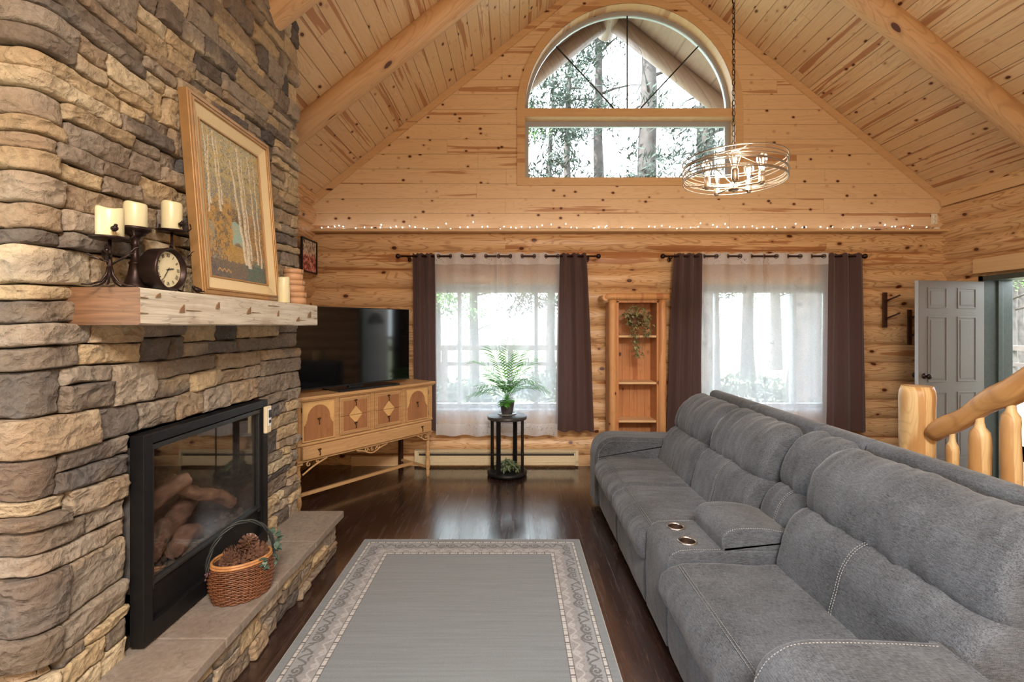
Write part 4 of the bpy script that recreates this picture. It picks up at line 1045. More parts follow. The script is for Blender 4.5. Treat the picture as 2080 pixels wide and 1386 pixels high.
# ================================================================ CURTAINS
RY = 5.285
def rod(x0, x1, label):
    t = thing('curtain_rod', label, 'curtain rod', ((x0+x1)/2, RY, 2.378), 0, 'curtain rods'); h = (x1-x0)/2
    b = MB(); b.tube([(-h, 0, 0), (h, 0, 0)], .0105, 10); b.build('pole', M['rod'], t)
    for s in (-1, 1):
        b = MB(); T = Matrix.Translation((s*h, 0, 0)) @ Matrix.Rotation(s*PI/2, 4, 'Y')
        b.lathe([(.011,-.005),(.016,.0),(.010,.008),(.020,.016),(.030,.034),(.026,.052),(.012,.062),(0,.064)], 14, (0,0,0), T); b.build('finial', M['rod'], t)
        b = MB(); xb = s*(h-.07); b.tube([(xb, 0, -.012), (xb, .04, -.02), (xb, .10, -.02)], .007, 6); b.ball((xb, .105, -.02), (.02, .006, .03)); b.build('bracket', M['rod'], t)
rod(U(815, RY), U(1209, RY), 'dark curtain rod with ball finials over the left window')
rod(U(1353, RY), U(1750, RY), 'dark curtain rod with ball finials over the right window')
def panel(name, label, cat, grp, xt0, xt1, xb0, xb1, z0, z1, lam, amp, mat, ph=0.0, ybase=RY, rings=True, seed=0, skip=None):
    b = MB(); nx = int((xt1-xt0)/.008)+8; nz = 46; P = []
    for i in range(nx+1):
        t = i/nx; row = []
        for j in range(nz+1):
            f = j/nz; z = z1+(z0-z1)*f
            x = (xt0+(xt1-xt0)*t)*(1-f**.8)+(xb0+(xb1-xb0)*t)*f**.8
            w = (xt0+(xt1-xt0)*t-xt0)
            a = amp*(1-.25*f)
            y = ybase+a*math.sin(2*PI*w/lam+ph)+.02*f*noise.noise(Vector((w*6, f*1.5, seed)))
            zz = z+(.008*math.sin(2*PI*w/lam*1.0+1)+.010*noise.noise(Vector((w*5, seed, 1))))*(1 if f > .98 else 0)+(.006*math.cos(2*PI*w/lam*2+ph) if f < .02 else 0)
            row.append((x+.006*f*noise.noise(Vector((t*9, f*3, seed+3))), y, zz))
        P.append(row)
    b.grid(P, smooth=True, flip=True); o = b.build(name, mat, fixn=False); tag(o, label, cat, grp)
    if rings:
        w = 0.0
        x = xt0
        k = 0
        while True:
            w = (k*PI-ph)/(2*PI)*lam; k += 1
            if w < .01: continue
            if w > xt1-xt0-.005: break
            c = Vector((xt0+w, ybase, 2.378)); s = 1 if k % 2 else -1
            T = Matrix.Translation(c) @ Matrix.Rotation(s*.75, 4, 'Z') @ Matrix.Rotation(PI/2, 4, 'X')
            r = MB(); n = 18; ring = [[((.021+.005*math.cos(q))*math.cos(p), (.021+.005*math.cos(q))*math.sin(p), .004*math.sin(q)) for q in [2*PI*j/6 for j in range(6)]] for p in [2*PI*i/n for i in range(n)]]
            r.grid(ring, closed_u=True, closed_v=True, T=T); r.build('grommet', M['brass'], o, fixn=False)
    return o
ZT = 2.408
panel('brown_curtain', 'dark brown curtain panel left of the left window behind the television', 'curtain', 'brown curtains', U(838,RY), U(886,RY), U(841,RY), U(887,RY), .41, ZT, .105, .030, M['brown_curtain'], rings=False, seed=1)
panel('brown_curtain', 'dark brown curtain panel on the right side of the left window', 'curtain', 'brown curtains', U(1135,RY), U(1190,RY), U(1129,RY), U(1206,RY), .42, ZT, .115, .032, M['brown_curtain'], rings=False, seed=2, ph=1)
panel('brown_curtain', 'dark brown curtain panel between the log bookcase and the right window', 'curtain', 'brown curtains', U(1369,RY), U(1425,RY), U(1354,RY), U(1422,RY), .41, ZT, .110, .030, M['brown_curtain'], rings=False, seed=3)
panel('brown_curtain', 'dark brown curtain panel beside the coat hook, right of the right window', 'curtain', 'brown curtains', U(1677,RY), U(1755,RY), U(1671,RY), U(1761,RY), .41, ZT, .15, .030, M['brown_curtain'], rings=False, seed=4, ph=2)
SY = RY+.0
panel('sheer_curtain', 'left sheer white panel of the left window, behind the palm', 'sheer curtain', 'sheer curtains', U(884,SY), U(1011,SY), U(886,SY), U(1014,SY), .37, 2.415, .265, .034, M['sheer'], ph=-.9, seed=5)
panel('sheer_curtain', 'right sheer white panel of the left window, next to the brown curtain', 'sheer curtain', 'sheer curtains', U(1009,SY+.0), U(1137,SY), U(1010,SY), U(1132,SY), .37, 2.415, .265, .034, M['sheer'], ph=-.5, seed=6)
panel('sheer_curtain', 'left sheer white panel of the right window, above the far sofa seat', 'sheer curtain', 'sheer curtains', U(1424,SY), U(1550,SY), U(1423,SY), U(1556,SY), .37, 2.415, .265, .034, M['sheer'], ph=-.9, seed=7)
panel('sheer_curtain', 'right sheer white panel of the right window, partly behind the sofa back', 'sheer curtain', 'sheer curtains', U(1549,SY), U(1680,SY), U(1552,SY), U(1676,SY), .37, 2.415, .265, .034, M['sheer'], ph=-.5, seed=8)
# ================================================================ LOG BOOKCASE
BY = 5.12
bc = thing('log_bookcase', 'tall narrow rustic bookcase with peeled log posts between the two windows', 'bookcase', (U(1294, BY), BY, 0))
def bx_(u): return U(u, BY)-U(1294, BY)
x0, x1 = bx_(1237), bx_(1354); zt = 1.88
for xa, s in ((x0+.045, 1), (x1-.045, -1)):
    b = MB(); pts = [(xa+.006*noise.noise(Vector((z*2, xa*9, 0))), .02, z) for z in [zt*i/30 for i in range(31)]]
    b.tube(pts, .042, 14, jit=lambda t, a, p: 1+.14*noise.noise(Vector((p.z*2.5, math.cos(a), xa*30)))); b.build('post', M['cedar_log'], bc)
    b = MB(); b.box(xa+s*.035, xa+s*.062, .0, .26, 0, zt-.01); b.box(xa-.03, xa+s*.03, .04, .26, 0, zt-.02); b.build('side_board', M['cedar'], bc, bevel=.003)
b = MB(); pts = [(x0-.05+(x1-x0+.075)*i/16, .0+.0*i, zt+.035) for i in range(17)]
b.tube(pts, [.024]+[.038]*15+[.028], 14, jit=lambda t, a, p: 1+.12*noise.noise(Vector((p.x*5, math.cos(a), 3)))); b.tube([(x0-.04, -.02, zt+.025), (x0-.04, .26, zt+.025)], .034, 12)
b.build('top_log', M['cedar_log'], bc)
b = MB(); b.box(x0+.05, x1-.05, .245, .262, 0, zt); b.build('back_panel', M['cedar'], bc)
for v in (684, 779, 857):
    z = ZZ(v, BY+.02); b = MB(); b.box(x0+.07, x1-.07, .02, .245, z-.012, z+.013); b.build('shelf', M['trim'], bc, bevel=.006)
b = MB(); b.box(x0+.05, x1-.05, .0, .25, zt-.03, zt-.008); b.build('top_board', M['cedar'], bc, bevel=.003)
for v in (935,): b = MB(); b.box(x0+.07, x1-.07, .01, .245, .04, .075); b.build('shelf', M['trim'], bc, bevel=.004)
def leaves(b, pts, rnd, s, droop=.3, wk=.55, cup=.15):
    for p in pts:
        p = Vector(p); d = Vector((rnd.uniform(-1, 1), rnd.uniform(-1.2, .2), rnd.uniform(-.9, .4))).normalized(); l = s*rnd.uniform(.7, 1.3)
        w = d.cross(Vector((rnd.uniform(-.4, .4), rnd.uniform(-.4, .4), 1))).normalized(); n = d.cross(w)
        a = p; m = p+d*l*.5+n*l*cup; e = p+d*l-Vector((0, 0, l*droop))
        b.add([a, p+d*l*.35-w*l*wk*.5, e, p+d*l*.35+w*l*wk*.5, m], [(0, 1, 4), (1, 2, 4), (2, 3, 4), (3, 0, 4)], True)
rnd = random.Random(5)
iv = thing('hanging_ivy', 'variegated trailing ivy hanging in the top of the log bookcase', 'hanging plant', (U(1290, 5.15), 5.16, ZZ(650, 5.15)))
pts = []
for q in range(330):
    an = rnd.uniform(0, 2*PI); r = rnd.random()**.5; pts.append((math.cos(an)*r*.155, -.02-rnd.uniform(0, .10), math.sin(an)*r*.115+.04))
for q in range(80): pts.append((rnd.gauss(.115, .022), -.06-rnd.uniform(0, .05), rnd.uniform(-.17, .02)))
for q in range(130):
    z = rnd.uniform(-.40, -.05); pts.append((.035*math.sin(z*9)+rnd.gauss(0, .024)+.0, -.10-rnd.uniform(0, .04), z))
b = MB(); leaves(b, pts, rnd, .030, wk=.8); b.build('leaves', M['leaf_varieg'], iv, fixn=False)
b = MB()
for q in range(9):
    an = q/9*2*PI; b.tube([(math.cos(an)*.10, -.03+.02*math.sin(an), .06), (math.cos(an)*.12+.01, -.07, -.02), (.03*math.cos(an)+.02, -.11, -.12-.03*q)], .0018, 4)
b.build('stem', M['leaf_dark'], iv, fixn=False)
b = MB()
for k in range(9): b.tube([(.085*math.cos(a)*(1-.03*k), -.02+.05*math.sin(a), .05-.014*k) for a in [2*PI*i/16 for i in range(16)]], .006, 5, closed=True)
b.build('twig_basket', M['wicker'], iv, fixn=False)
# ================================================================ PLANT STAND, PALM, FLOOR PLANT
px, py = U(1030, 5.07), 5.07
ps = thing('plant_stand', 'round black metal plant stand in front of the left window', 'plant stand', (px, py, 0))
b = MB(); b.lathe([(0,.640),(.205,.640),(.211,.634),(.211,.606),(.200,.604),(.0,.606)], 48); b.build('top', M['darkwood_s'] if 'darkwood_s' in M else plain('black_stained_top', srgb(62,60,62), .35, nscale=30, namt=.2), ps)
b = MB(); b.lathe([(0,.052),(.200,.052),(.213,.050),(.213,.018),(.205,.015),(0,.015)], 48); b.build('base_shelf', M['blackmetal'], ps)
for k, an in enumerate((math.radians(-118), math.radians(-28), math.radians(62), math.radians(152))):
    b = MB(); T = Matrix.Rotation(an, 4, 'Z'); b.box(.178, .190, -.024, .024, .05, .606, T); b.build('leg', M['blackmetal'], ps, bevel=.001)
fp = thing('leafy_floor_plant', 'small dusty green leafy plant on the lower shelf of the plant stand', 'plant', (px, py, .0525))
rnd = random.Random(9); b = MB(); pts = []
for q in range(260):
    an = rnd.uniform(0, 2*PI); r = rnd.random()**.6*.13; pts.append((math.cos(an)*r, math.sin(an)*r*.9, .02+.10*(1-(r/.14)**2)*rnd.uniform(.5, 1)))
leaves(b, pts, rnd, .045, droop=.35); b.build('leaves', M['leaf_dark'], fp, fixn=False)
b = MB(); b.lathe([(0,0),(.055,0),(.065,.045),(.060,.045),(0,.040)], 20); b.build('pot', M['pot'], fp)
sau = tag(MB().lathe([(0,0),(.075,0),(.105,.014),(.108,.026),(.104,.026),(.100,.016),(.072,.004),(0,.004)], 32).build('glass_saucer', M['glass'] if False else plain('clear_glass_saucer', (.75,.8,.8,1), .08, Transmission_Weight=.8)), 'clear glass saucer under the potted palm', 'saucer')
sau.location = (px, py, .6405)
pl = thing('potted_palm', 'small parlour palm in a charcoal pot on top of the plant stand', 'potted palm', (px, py, .645))
b = MB(); b.lathe([(0,0),(.052,0),(.062,.03),(.074,.10),(.080,.145),(.083,.150),(.076,.150),(.070,.132),(0,.130)], 28); b.build('pot', M['pot'], pl)
b = MB(); b.lathe([(.0,.1315),(.069,.1315)], 20); b.build('soil', M['soil'], pl)
fr = [ # azimuth deg, length, rise, droop
 (200,.40,.80,.50),(165,.46,1.35,.40),(178,.46,.55,.42),(125,.42,1.75,.28),(85,.40,1.9,.20),(60,.38,1.7,.25),(25,.44,1.35,.30),(10,.46,.70,.42),(-8,.46,.95,.62),(-30,.40,1.2,.60),(-60,.30,1.3,.45),(-95,.28,1.2,.50),(-120,.34,1.2,.45),(-150,.38,1.0,.50),(140,.34,1.2,.35),(30,.32,.9,.45),(-80,.20,.6,.40),(-100,.22,.35,.35)]
rnd = random.Random(4)
for az, L, rise, dr in fr:
    b = MB(); az = math.radians(az); d = Vector((math.cos(az), math.sin(az), 0)); pts = []
    for i in range(17):
        t = i/16; pts.append(d*(L*(.25*t+.62*t*t))+Vector((0, 0, .13+L*(rise*.98*t-dr*.95*t**3))))
    b.tube(pts, [.0028*(1-.7*i/16) for i in range(17)], 5, cap=False)
    side = d.cross(Vector((0, 0, 1)))
    for i in range(17):
        t = .34+.66*i/16; q = t*16; k = min(15, int(q)); p = pts[k].lerp(pts[k+1], q-k); tan = (pts[k+1]-pts[k]).normalized()
        ll = L*(.46*math.sin(PI*(.16+.66*(i/16)))+.02)*rnd.uniform(.9, 1.1); nrm_ = side.cross(tan).normalized()
        for s in (-1, 1):
            dd = (tan*.62+side*s*.80+nrm_*rnd.uniform(-.05, .25)).normalized(); w = (dd.cross(nrm_)).normalized()*.0062
            m1 = p+dd*ll*.35; m2 = p+dd*ll*.7+Vector((0, 0, -.07*ll)); e = p+dd*ll+Vector((0, 0, -.22*ll))
            b.add([p, m1-w, m2-w*.8, e, m2+w*.8, m1+w], [(0, 1, 5), (1, 2, 4, 5), (2, 3, 4)], True)
    b.build('frond', M['leaf'], pl, fixn=False)
# ================================================================ STRING LIGHTS, OUTLET, HOOKS
LZ = 2.7005
b = MB(); rnd = random.Random(12); pts = []
xA, xB = -2.22, U(1885, 5.42); n = 260
for i in range(n+1):
    x = xA+(xB-xA)*i/n; pts.append((x, 5.42+.03*noise.noise(Vector((x*4, 0, 0))), LZ+.006+.010*abs(noise.noise(Vector((x*5, 3, 0))))))
b.tube(pts, .0020, 5); pts_w = pts
sl = thing('string_lights', 'string of small cool white fairy lights lying along the pine ledge', 'string lights', (0, 0, 0))
b.build('wire', M['cream'], sl, fixn=False)
for i in range(88):
    p = Vector(pts_w[int((i+.5)/88*n)]); b = MB(); an = rnd.uniform(-.9, .9); up = Vector((math.sin(an)*.8, -.35+rnd.uniform(-.3, .3), rnd.uniform(.1, 1) if rnd.random() < .8 else -.25)).normalized()
    l = rnd.uniform(.012, .035) if rnd.random() < .8 else rnd.uniform(.05, .075)
    q = p+up*l; q.z = max(q.z, LZ+.006) if q.y > 5.37 else q.z
    b.tube([p, q], .0014, 4); o = b.build('bulb_socket', M['cream'], sl, fixn=False)
    b = MB(); e = q+up*.012; b.tube([q, (q+e)/2, e], [.0042, .0042, .001], 6); b.build('bulb', M['fairy'], o, fixn=False)
b = MB(); b.tube([(xB, 5.42, LZ+.008), (U(1890, 5.44), 5.44, LZ+.02), (U(1899, 5.46), 5.455, ZZ(452, 5.46))], .003, 5); b.ball((U(1903, 5.44), 5.44, LZ+.018), (.035, .022, .022)); b.build('plug', M['ivory'], sl, fixn=False)
op = thing('outlet_plate', 'almond wall outlet plate at the right end of the ledge', 'outlet', (U(1897, WY), WY-.0005, ZZ(445, WY)))
b = MB(); b.box(-.036, .036, -.008, 0, -.060, .060); b.build('plate', M['ivory'], op, bevel=.003)
b = MB()
for z in (-.026, .026): b.lathe([(0,-.002),(.017,-.002),(.018,.0)], 16, (0, 0, 0), Matrix.Translation((0, -.008, z)) @ Matrix.Rotation(-PI/2, 4, 'X'))
b.build('socket', M['ivory'], op)
def hook(u, label, zc=630):
    Y = 5.37; t = thing('coat_hook', label, 'coat hook', (U(u, Y), Y, ZZ(zc, Y)), 0, 'dark wooden coat hooks')
    b = MB(); b.box(-.022, .022, -.0, .022, -.20, .20); b.build('back_board', M['darkwood'], t, bevel=.003)
    for z in (.10, -.10):
        b = MB(); b.tube([(0, .0, z), (.06, -.07, z+.045), (.085, -.10, z+.065)], [.011, .009, .008], 8); b.build('peg', M['darkwood'], t)
hook(1799, 'dark wooden two peg coat hook on the log wall right of the curtain')
hook(1849, 'dark wooden coat hook mostly hidden behind the edge of the open door', 665)
# ================================================================ DOORS
hx, hy = XR-.10, 4.945; fx, fy = U(1862, 4.80), 4.80
an = math.atan2(fy-hy, fx-hx); DW = math.hypot(fx-hx, fy-hy)
dr = thing('door_1', None, None, (hx, hy, .03), an); dr['kind'] = 'structure'
def panel_door(t, DW, DH, mat, front_sign, th=.044, fan=False):
    b = MB(); b.box(0, DW, -th/2, th/2, 0, DH); b.build('door_leaf', mat, t, bevel=.002)
    rows = [(.86, .965), (.49, .82), (.10, .44)] if not fan else [(.40, .66), (.06, .34)]
    for z0, z1 in rows:
        for x0, x1 in ((.13, .42), (.58, .87)):
            for s in (-1, 1):
                b = MB(); X0, X1, Z0, Z1 = DW*x0, DW*x1, DH*z0, DH*z1; w = .014
                O = [(X0, Z0), (X1, Z0), (X1, Z1), (X0, Z1)]; I = [(X0+w, Z0+w), (X1-w, Z0+w), (X1-w, Z1-w), (X0+w, Z1-w)]
                b.plate(O, [I], yz, s*th/2, s*(th/2+.006)); I2 = [(X0+.035, Z0+.035), (X1-.035, Z0+.035), (X1-.035, Z1-.035), (X0+.035, Z1-.035)]
                b.plate(I2, [], yz, s*th/2, s*(th/2+.004)); b.build('raised_panel', mat, t, bevel=.003)
panel_door(dr, DW, 2.03, M['door_grey'], 1)
b = MB()
for s in (-1, 1):
    T = Matrix.Translation((DW-.065, s*.022, 1.06)) @ Matrix.Rotation(-s*PI/2, 4, 'X')
    b.lathe([(0,0),(.030,0),(.030,.006),(.012,.010),(.012,.03),(.026,.042),(.028,.055),(.018,.066),(0,.068)], 18, (0,0,0), T)
b.build('door_knob', M['bronze'], dr)
b = MB(); b.box(DW-.001, DW+.002, -.018, .018, 0, 2.03); b.box(DW, DW+.003, -.012, .012, 1.02, 1.10); b.build('edge_strip', M['frame_grey'], dr)
sd = thing('door_2', None, None, (XR+.26, DY0+.03, .03), math.radians(42)); sd['kind'] = 'structure'
panel_door(sd, .86, 2.03, M['door_white'], 1, fan=True)
b = MB(); fan_ = [(.43+.26*math.cos(PI*i/20), 1.62+.26*math.sin(PI*i/20)) for i in range(21)]
b.plate(fan_, [], yz, .0225, .026); b.plate(fan_, [], yz, -.0225, -.026); b.build('fan_light', M['tv_body'], sd)
b = MB()
for i in range(1, 5): a = PI*i/5; b.tube([(.43, .027, 1.62), (.43+.26*math.cos(a), .027, 1.62+.26*math.sin(a))], .006, 5); b.tube([(.43, -.027, 1.62), (.43+.26*math.cos(a), -.027, 1.62+.26*math.sin(a))], .006, 5)
b.build('fan_bar', M['door_white'], sd)
b = MB(); b.box(4.15, 4.86, 4.08, 4.72, 0, .012); tag(b.build('door_mat', M['slot'], bevel=.003), 'dark mat on the floor inside the open door', 'mat')
# ================================================================ MANTEL
MX, MZ0, MZ1, MY0, MY1 = -1.307, 1.602, 1.735, 1.655, 3.15
b = MB(); ny, nz = 60, 8
def jit(y, z, k): return .004*noise.noise(Vector((y*4, z*12, k)))+.0015*noise.noise(Vector((y*25, z*30, k)))
ys = [MY0+(MY1-MY0)*i/ny for i in range(ny+1)]
ring = []
for y in ys:
    ring.append([(-1.60, y, MZ0), (MX-.006+jit(y, 0, 1), y, MZ0+jit(y, 0, 5)), (MX+jit(y, .1, 1), y, MZ0+.006+jit(y, 0, 5)), (MX+jit(y, .5, 2), y, (MZ0+MZ1)/2),
                 (MX+jit(y, .9, 3), y, MZ1-.006+jit(y, 0, 6)*.6), (MX-.007+jit(y, .9, 3), y, MZ1-.0005+jit(y, 0, 6)*.2), (-1.60, y, MZ1)])
b.grid(ring, closed_v=True, smooth=False)
b.m = 1
for r, fl in ((ring[0], 0), (ring[-1], 1)): b.add(r, [list(range(7))[::-1] if fl else list(range(7))])
mantel = tag(b.build('mantel_shelf', [M['mantel'], M['mantel_end']], fixn=True), 'thick hewn wood mantel beam, brown end and pale front, on the stone chimney', 'mantel')
rnd = random.Random(3)
def gouge(y, z, w, h, kind):
    b = MB(); w *= .8 if kind == 'tri' else 1; h *= .8 if kind == 'tri' else 1
    if kind == 'tri':
        P = [(y-w*.5, z-h*.5), (y+w*.5, z-h*.5+.002), (y+w*.45, z+h*.5), (y+w*.1, z+h*.25), (y-w*.15, z+h*.1), (y-w*.35, z-h*.15)]
    elif kind == 'line':
        P = [(y-w*.5, z-h*.5), (y+w*.5, z), (y-w*.5, z+h*.5)]
    b.plate(P, [], lambda a, c, d: (MX+d, a, c), .0045, -.004)
    return b.build('gouge', M['gouge'], mantel)
for y, z, w, h in ((1.735,1.712,.030,.022),(1.86,1.668,.035,.042),(2.085,1.690,.032,.038),(2.33,1.675,.045,.045),(2.62,1.668,.022,.04),(2.86,1.64,.05,.035),(3.02,1.672,.06,.05)): gouge(y, z, w, h, 'tri')
for y, z, w in ((1.93,1.662,.09),(2.40,1.667,.08),(1.67,1.70,.04),(1.67,1.645,.04),(2.58,1.708,.12),(2.93,1.635,.11),(3.12,1.70,.05),(3.12,1.65,.05)): gouge(y, z, w, .0035, 'line')
# ================================================================ PAINTING
FW, FH = .72, .955
pt = thing('framed_painting', 'large gold framed painting of birch trees leaning on the mantel', 'painting', (-1.455, 2.15, MZ1+.001))
tiltm = Matrix.Rotation(-math.atan2(.075, .94), 4, 'Y')
def pf(a, c, d): return tuple(tiltm @ Vector((d, a, c)))
def ring_(o0, o1, d0, d1, name, mat, bev=.003):
    b = MB(); b.plate([(o0, o0), (FW-o0, o0), (FW-o0, FH-o0), (o0, FH-o0)], [[(o1, o1), (FW-o1, o1), (FW-o1, FH-o1), (o1, FH-o1)]], pf, d0, d1); return b.build(name, mat, pt, bevel=bev)
fr_ = ring_(0, .032, 0, .045, 'outer_frame', M['gold']); ring_(.010, .022, .045, .049, 'frame_bead', M['gold'], .0015); ring_(.030, .040, .01, .050, 'frame_lip', M['gold'], .002)
b = MB()   # sloping linen liner
for (A, Bq) in (((.04,.04),(FW-.04,.04)), ((FW-.04,.04),(FW-.04,FH-.04)), ((FW-.04,FH-.04),(.04,FH-.04)), ((.04,FH-.04),(.04,.04))):
    def inn(p): return (min(max(p[0], .098), FW-.098), min(max(p[1], .098), FH-.098))
    b.add([pf(A[0], A[1], .040), pf(Bq[0], Bq[1], .040), pf(*inn(Bq), .022), pf(*inn(A), .022)], [(0, 1, 2, 3)])
b.build('linen_liner', M['linen'], pt)
ring_(.096, .104, .012, .028, 'inner_lip', M['gold'], .001)
b = MB(); b.plate([(.01, .01), (FW-.01, .01), (FW-.01, FH-.01), (.01, FH-.01)], [], pf, .0, .012); b.build('backing', M['gouge'], pt)
def canvas():
    w, h = 210, 290; rng = np.random.RandomState(5)
    X, Yv = np.meshgrid(np.linspace(0, 1, w), np.linspace(0, 1, h))   # Yv up
    def c(r, g, b): return np.array(srgb(r, g, b)[:3])
    def sm(k):
        n = rng.rand(h//k+3, w//k+3); yy = np.linspace(0, h/k, h); xx = np.linspace(0, w/k, w)
        yi, xi = yy.astype(int), xx.astype(int); fy, fx = (yy-yi)[:, None], (xx-xi)[None]
        return (n[yi][:, xi]*(1-fy)*(1-fx)+n[yi+1][:, xi]*fy*(1-fx)+n[yi][:, xi+1]*(1-fy)*fx+n[yi+1][:, xi+1]*fy*fx)
    img = np.zeros((h, w, 3)); img[:] = c(112, 110, 112)
    img[:] = c(98,98,104)*(1-Yv[..., None])+c(140,140,128)*Yv[..., None]
    def put(m, cc, k=1.0):
        k = np.broadcast_to(np.asarray(k, float), m.shape)[..., None]*m[..., None]; img[:] = img*(1-k)+cc*k
    put(sm(12)+.25*sm(3) > .72, c(124,118,104), .5)
    put((Yv > .68) & (sm(4)+.5*sm(2) > .62), c(168,160,118), .8); put((Yv > .72) & (sm(3) > .62), c(92,96,84), .8); put((Yv > .78) & (rng.rand(h, w) > .72), c(206,202,176), .8)
    # hills, cottage, ground
    put((Yv < .46+.06*np.sin(X*5)+.02*sm(9)) & (Yv > .2), c(112,96,68), .9)
    roof = (Yv < .50-.30*np.abs(X-.42)) & (Yv > .40) & (X > .22) & (X < .66); put(roof, c(92,80,66), .95)
    wall_ = (X > .40) & (X < .60) & (Yv > .22) & (Yv < .415-.25*np.abs(X-.47)); put(wall_, c(140,178,170), .95)
    put((X < .12) & (Yv > .12) & (Yv < .36), c(120,160,166), .7)
    put(((X-.50)/.07)**2+((Yv-.235)/.03)**2 < 1, c(78,72,78), .95)
    gold = (sm(7)*.7+sm(3)*.4 > .52)
    put(gold & (X < .42) & (Yv < .56) & (Yv > .10), c(176,132,62), .8); put((((X-.45)/.26)**2+((Yv-.12)/.12)**2 < 1), c(164,128,52), .85)
    put((X > .62) & (Yv < .50) & (Yv > .12) & (sm(4) > .45), c(158,112,62), .7); put((rng.rand(h, w) > .75) & (Yv < .55) & (Yv > .08) & (sm(8) > .45), c(204,160,84), .75)
    put((Yv < .11+.03*sm(6)), c(88,84,84), .85); put((X > .62) & (Yv < .16) & (sm(5) > .35), c(64,100,88), .8); put((X < .30) & (Yv < .26) & (sm(4) > .5), c(92,76,66), .7)
    put((rng.rand(h, w) > .86) & (Yv < .2), c(150,140,120), .5)
    for x0, y0, x1, y1, r in ((.10,.48,.06,.98,.016),(.06,.42,.13,.95,.012),(.25,.45,.20,.98,.020),(.285,.50,.25,.95,.012),(.63,.12,.47,.85,.026),(.69,.10,.60,.97,.032),(.74,.16,.66,.9,.014),(.86,.14,.80,.95,.016),(.93,.12,.90,.9,.013)):
        t = np.clip((Yv-y0)/(y1-y0), 0, 1); xx = x0+(x1-x0)*t+.006*np.sin(Yv*30+x0*9); m = (np.abs(X-xx) < r*(1.15-.5*t)) & (Yv > y0) & (Yv < y1)
        put(m, c(222,214,194), .9); put(m & (X > xx+r*.35), c(160,146,126), .6); put(m & (sm(2) > .74), c(110,96,84), .7)
    put((rng.rand(h, w) > .80) & (sm(5) > .35), c(150,136,104), .45); put((rng.rand(h, w) > .90) & (Yv > .12), c(212,186,122), .6); put((Yv > .55) & (sm(3)+.4*sm(6) > .86), c(186,160,96), .8); put((Yv > .5) & (rng.rand(h, w) > .88), c(206,186,120), .7)
    put((np.abs(Yv-.055-.008*np.sin(X*90)) < .006) & (X > .12) & (X < .34), c(190,150,90), .8)
    img *= (1+.14*(rng.rand(h, w, 1)-.5))
    b = MB(); P = []
    for i in range(h):
        for j in range(w): b.v.append(pf(.102+(FW-.204)*j/(w-1), .102+(FH-.204)*i/(h-1), .018))
    b.c = [tuple(np.clip(img[i, j], 0, 1))+(1,) for i in range(h) for j in range(w)]
    for i in range(h-1):
        for j in range(w-1): b.f.append([i*w+j, i*w+j+1, (i+1)*w+j+1, (i+1)*w+j])
    n = len(b.f); b.sm = [False]*n; b.mi = [0]*n
    b.build('canvas', M['paintcol'], pt, fixn=False)
canvas()
# ================================================================ THINGS ON THE MANTEL
MT = MZ1+.001
def candle(x, y, z, r, h, label, nm='pillar_candle'):
    b = MB(); seg = 32; P = []
    for rr, zz in ((0, 0), (r*.97, 0), (r, .003), (r, h*.5), (r, h-.006), (r*.96, h), (r*.80, h-.003), (r*.5, h-.012), (0, h-.014)):
        row = []
        for k in range(seg):
            a = 2*PI*k/seg; wv = (.003*math.sin(a*2+x*40)+.002*math.sin(a*3+1)) if zz > h*.7 else 0
            row.append((rr*math.cos(a), rr*math.sin(a), zz+wv))
        P.append(row)
    b.grid(P, closed_v=True, flip=True); t = thing(nm, label, 'candle', (x, y, z), 0, 'ivory pillar candles on the mantel'); b.build('wax', M['candle'], t)
    b = MB(); b.tube([(0, 0, h-.014), (.001, 0, h-.004), (.003, .001, h)], .0014, 5); b.build('wick', M['ink'], t)
def leafm(b, p, d, l, w=.3, up=(0, 0, 1)):
    p = Vector(p); d = Vector(d).normalized(); s = d.cross(Vector(up)); s = s.normalized() if s.length > .01 else Vector((1, 0, 0)); n = s.cross(d)
    L_ = [p, p+d*l*.35+s*l*w*.5+n*l*.06, p+d*l*.75+s*l*w*.3+n*l*.10, p+d*l+n*l*.02, p+d*l*.75-s*l*w*.3+n*l*.10, p+d*l*.35-s*l*w*.5+n*l*.06]
    q = [a-n*.0025 for a in L_]
    b.add(L_+q, [(0,1,2,3,4,5), (11,10,9,8,7,6)]+[(i, 6+i, 6+(i+1) % 6, (i+1) % 6) for i in range(6)])
def bird(b, p, s, T0=None, az=0):
    T = Matrix.Translation(p) @ Matrix.Rotation(az, 4, 'Z') @ Matrix.Scale(s, 4)
    b.ball((0, 0, 0), (.55, .36, .38), 14, 10, T @ Matrix.Rotation(-.45, 4, 'Y')); b.ball((.42, 0, .36), (.25, .22, .22), 12, 8, T)
    b.tube([(.62, 0, .36), (.82, 0, .33)], [.07, .012], 6, T=T); b.tube([(-.38, 0, -.12), (-.75, 0, -.20), (-1.05, 0, -.26)], [.16, .11, .05], 8, T=T)
    for q in (-1, 1):
        b.tube([(0, q*.12, -.3), (.03, q*.12, -.62)], .03, 5, T=T); b.ball((-.08, q*.30, .02), (.42, .09, .24), 10, 6, T)
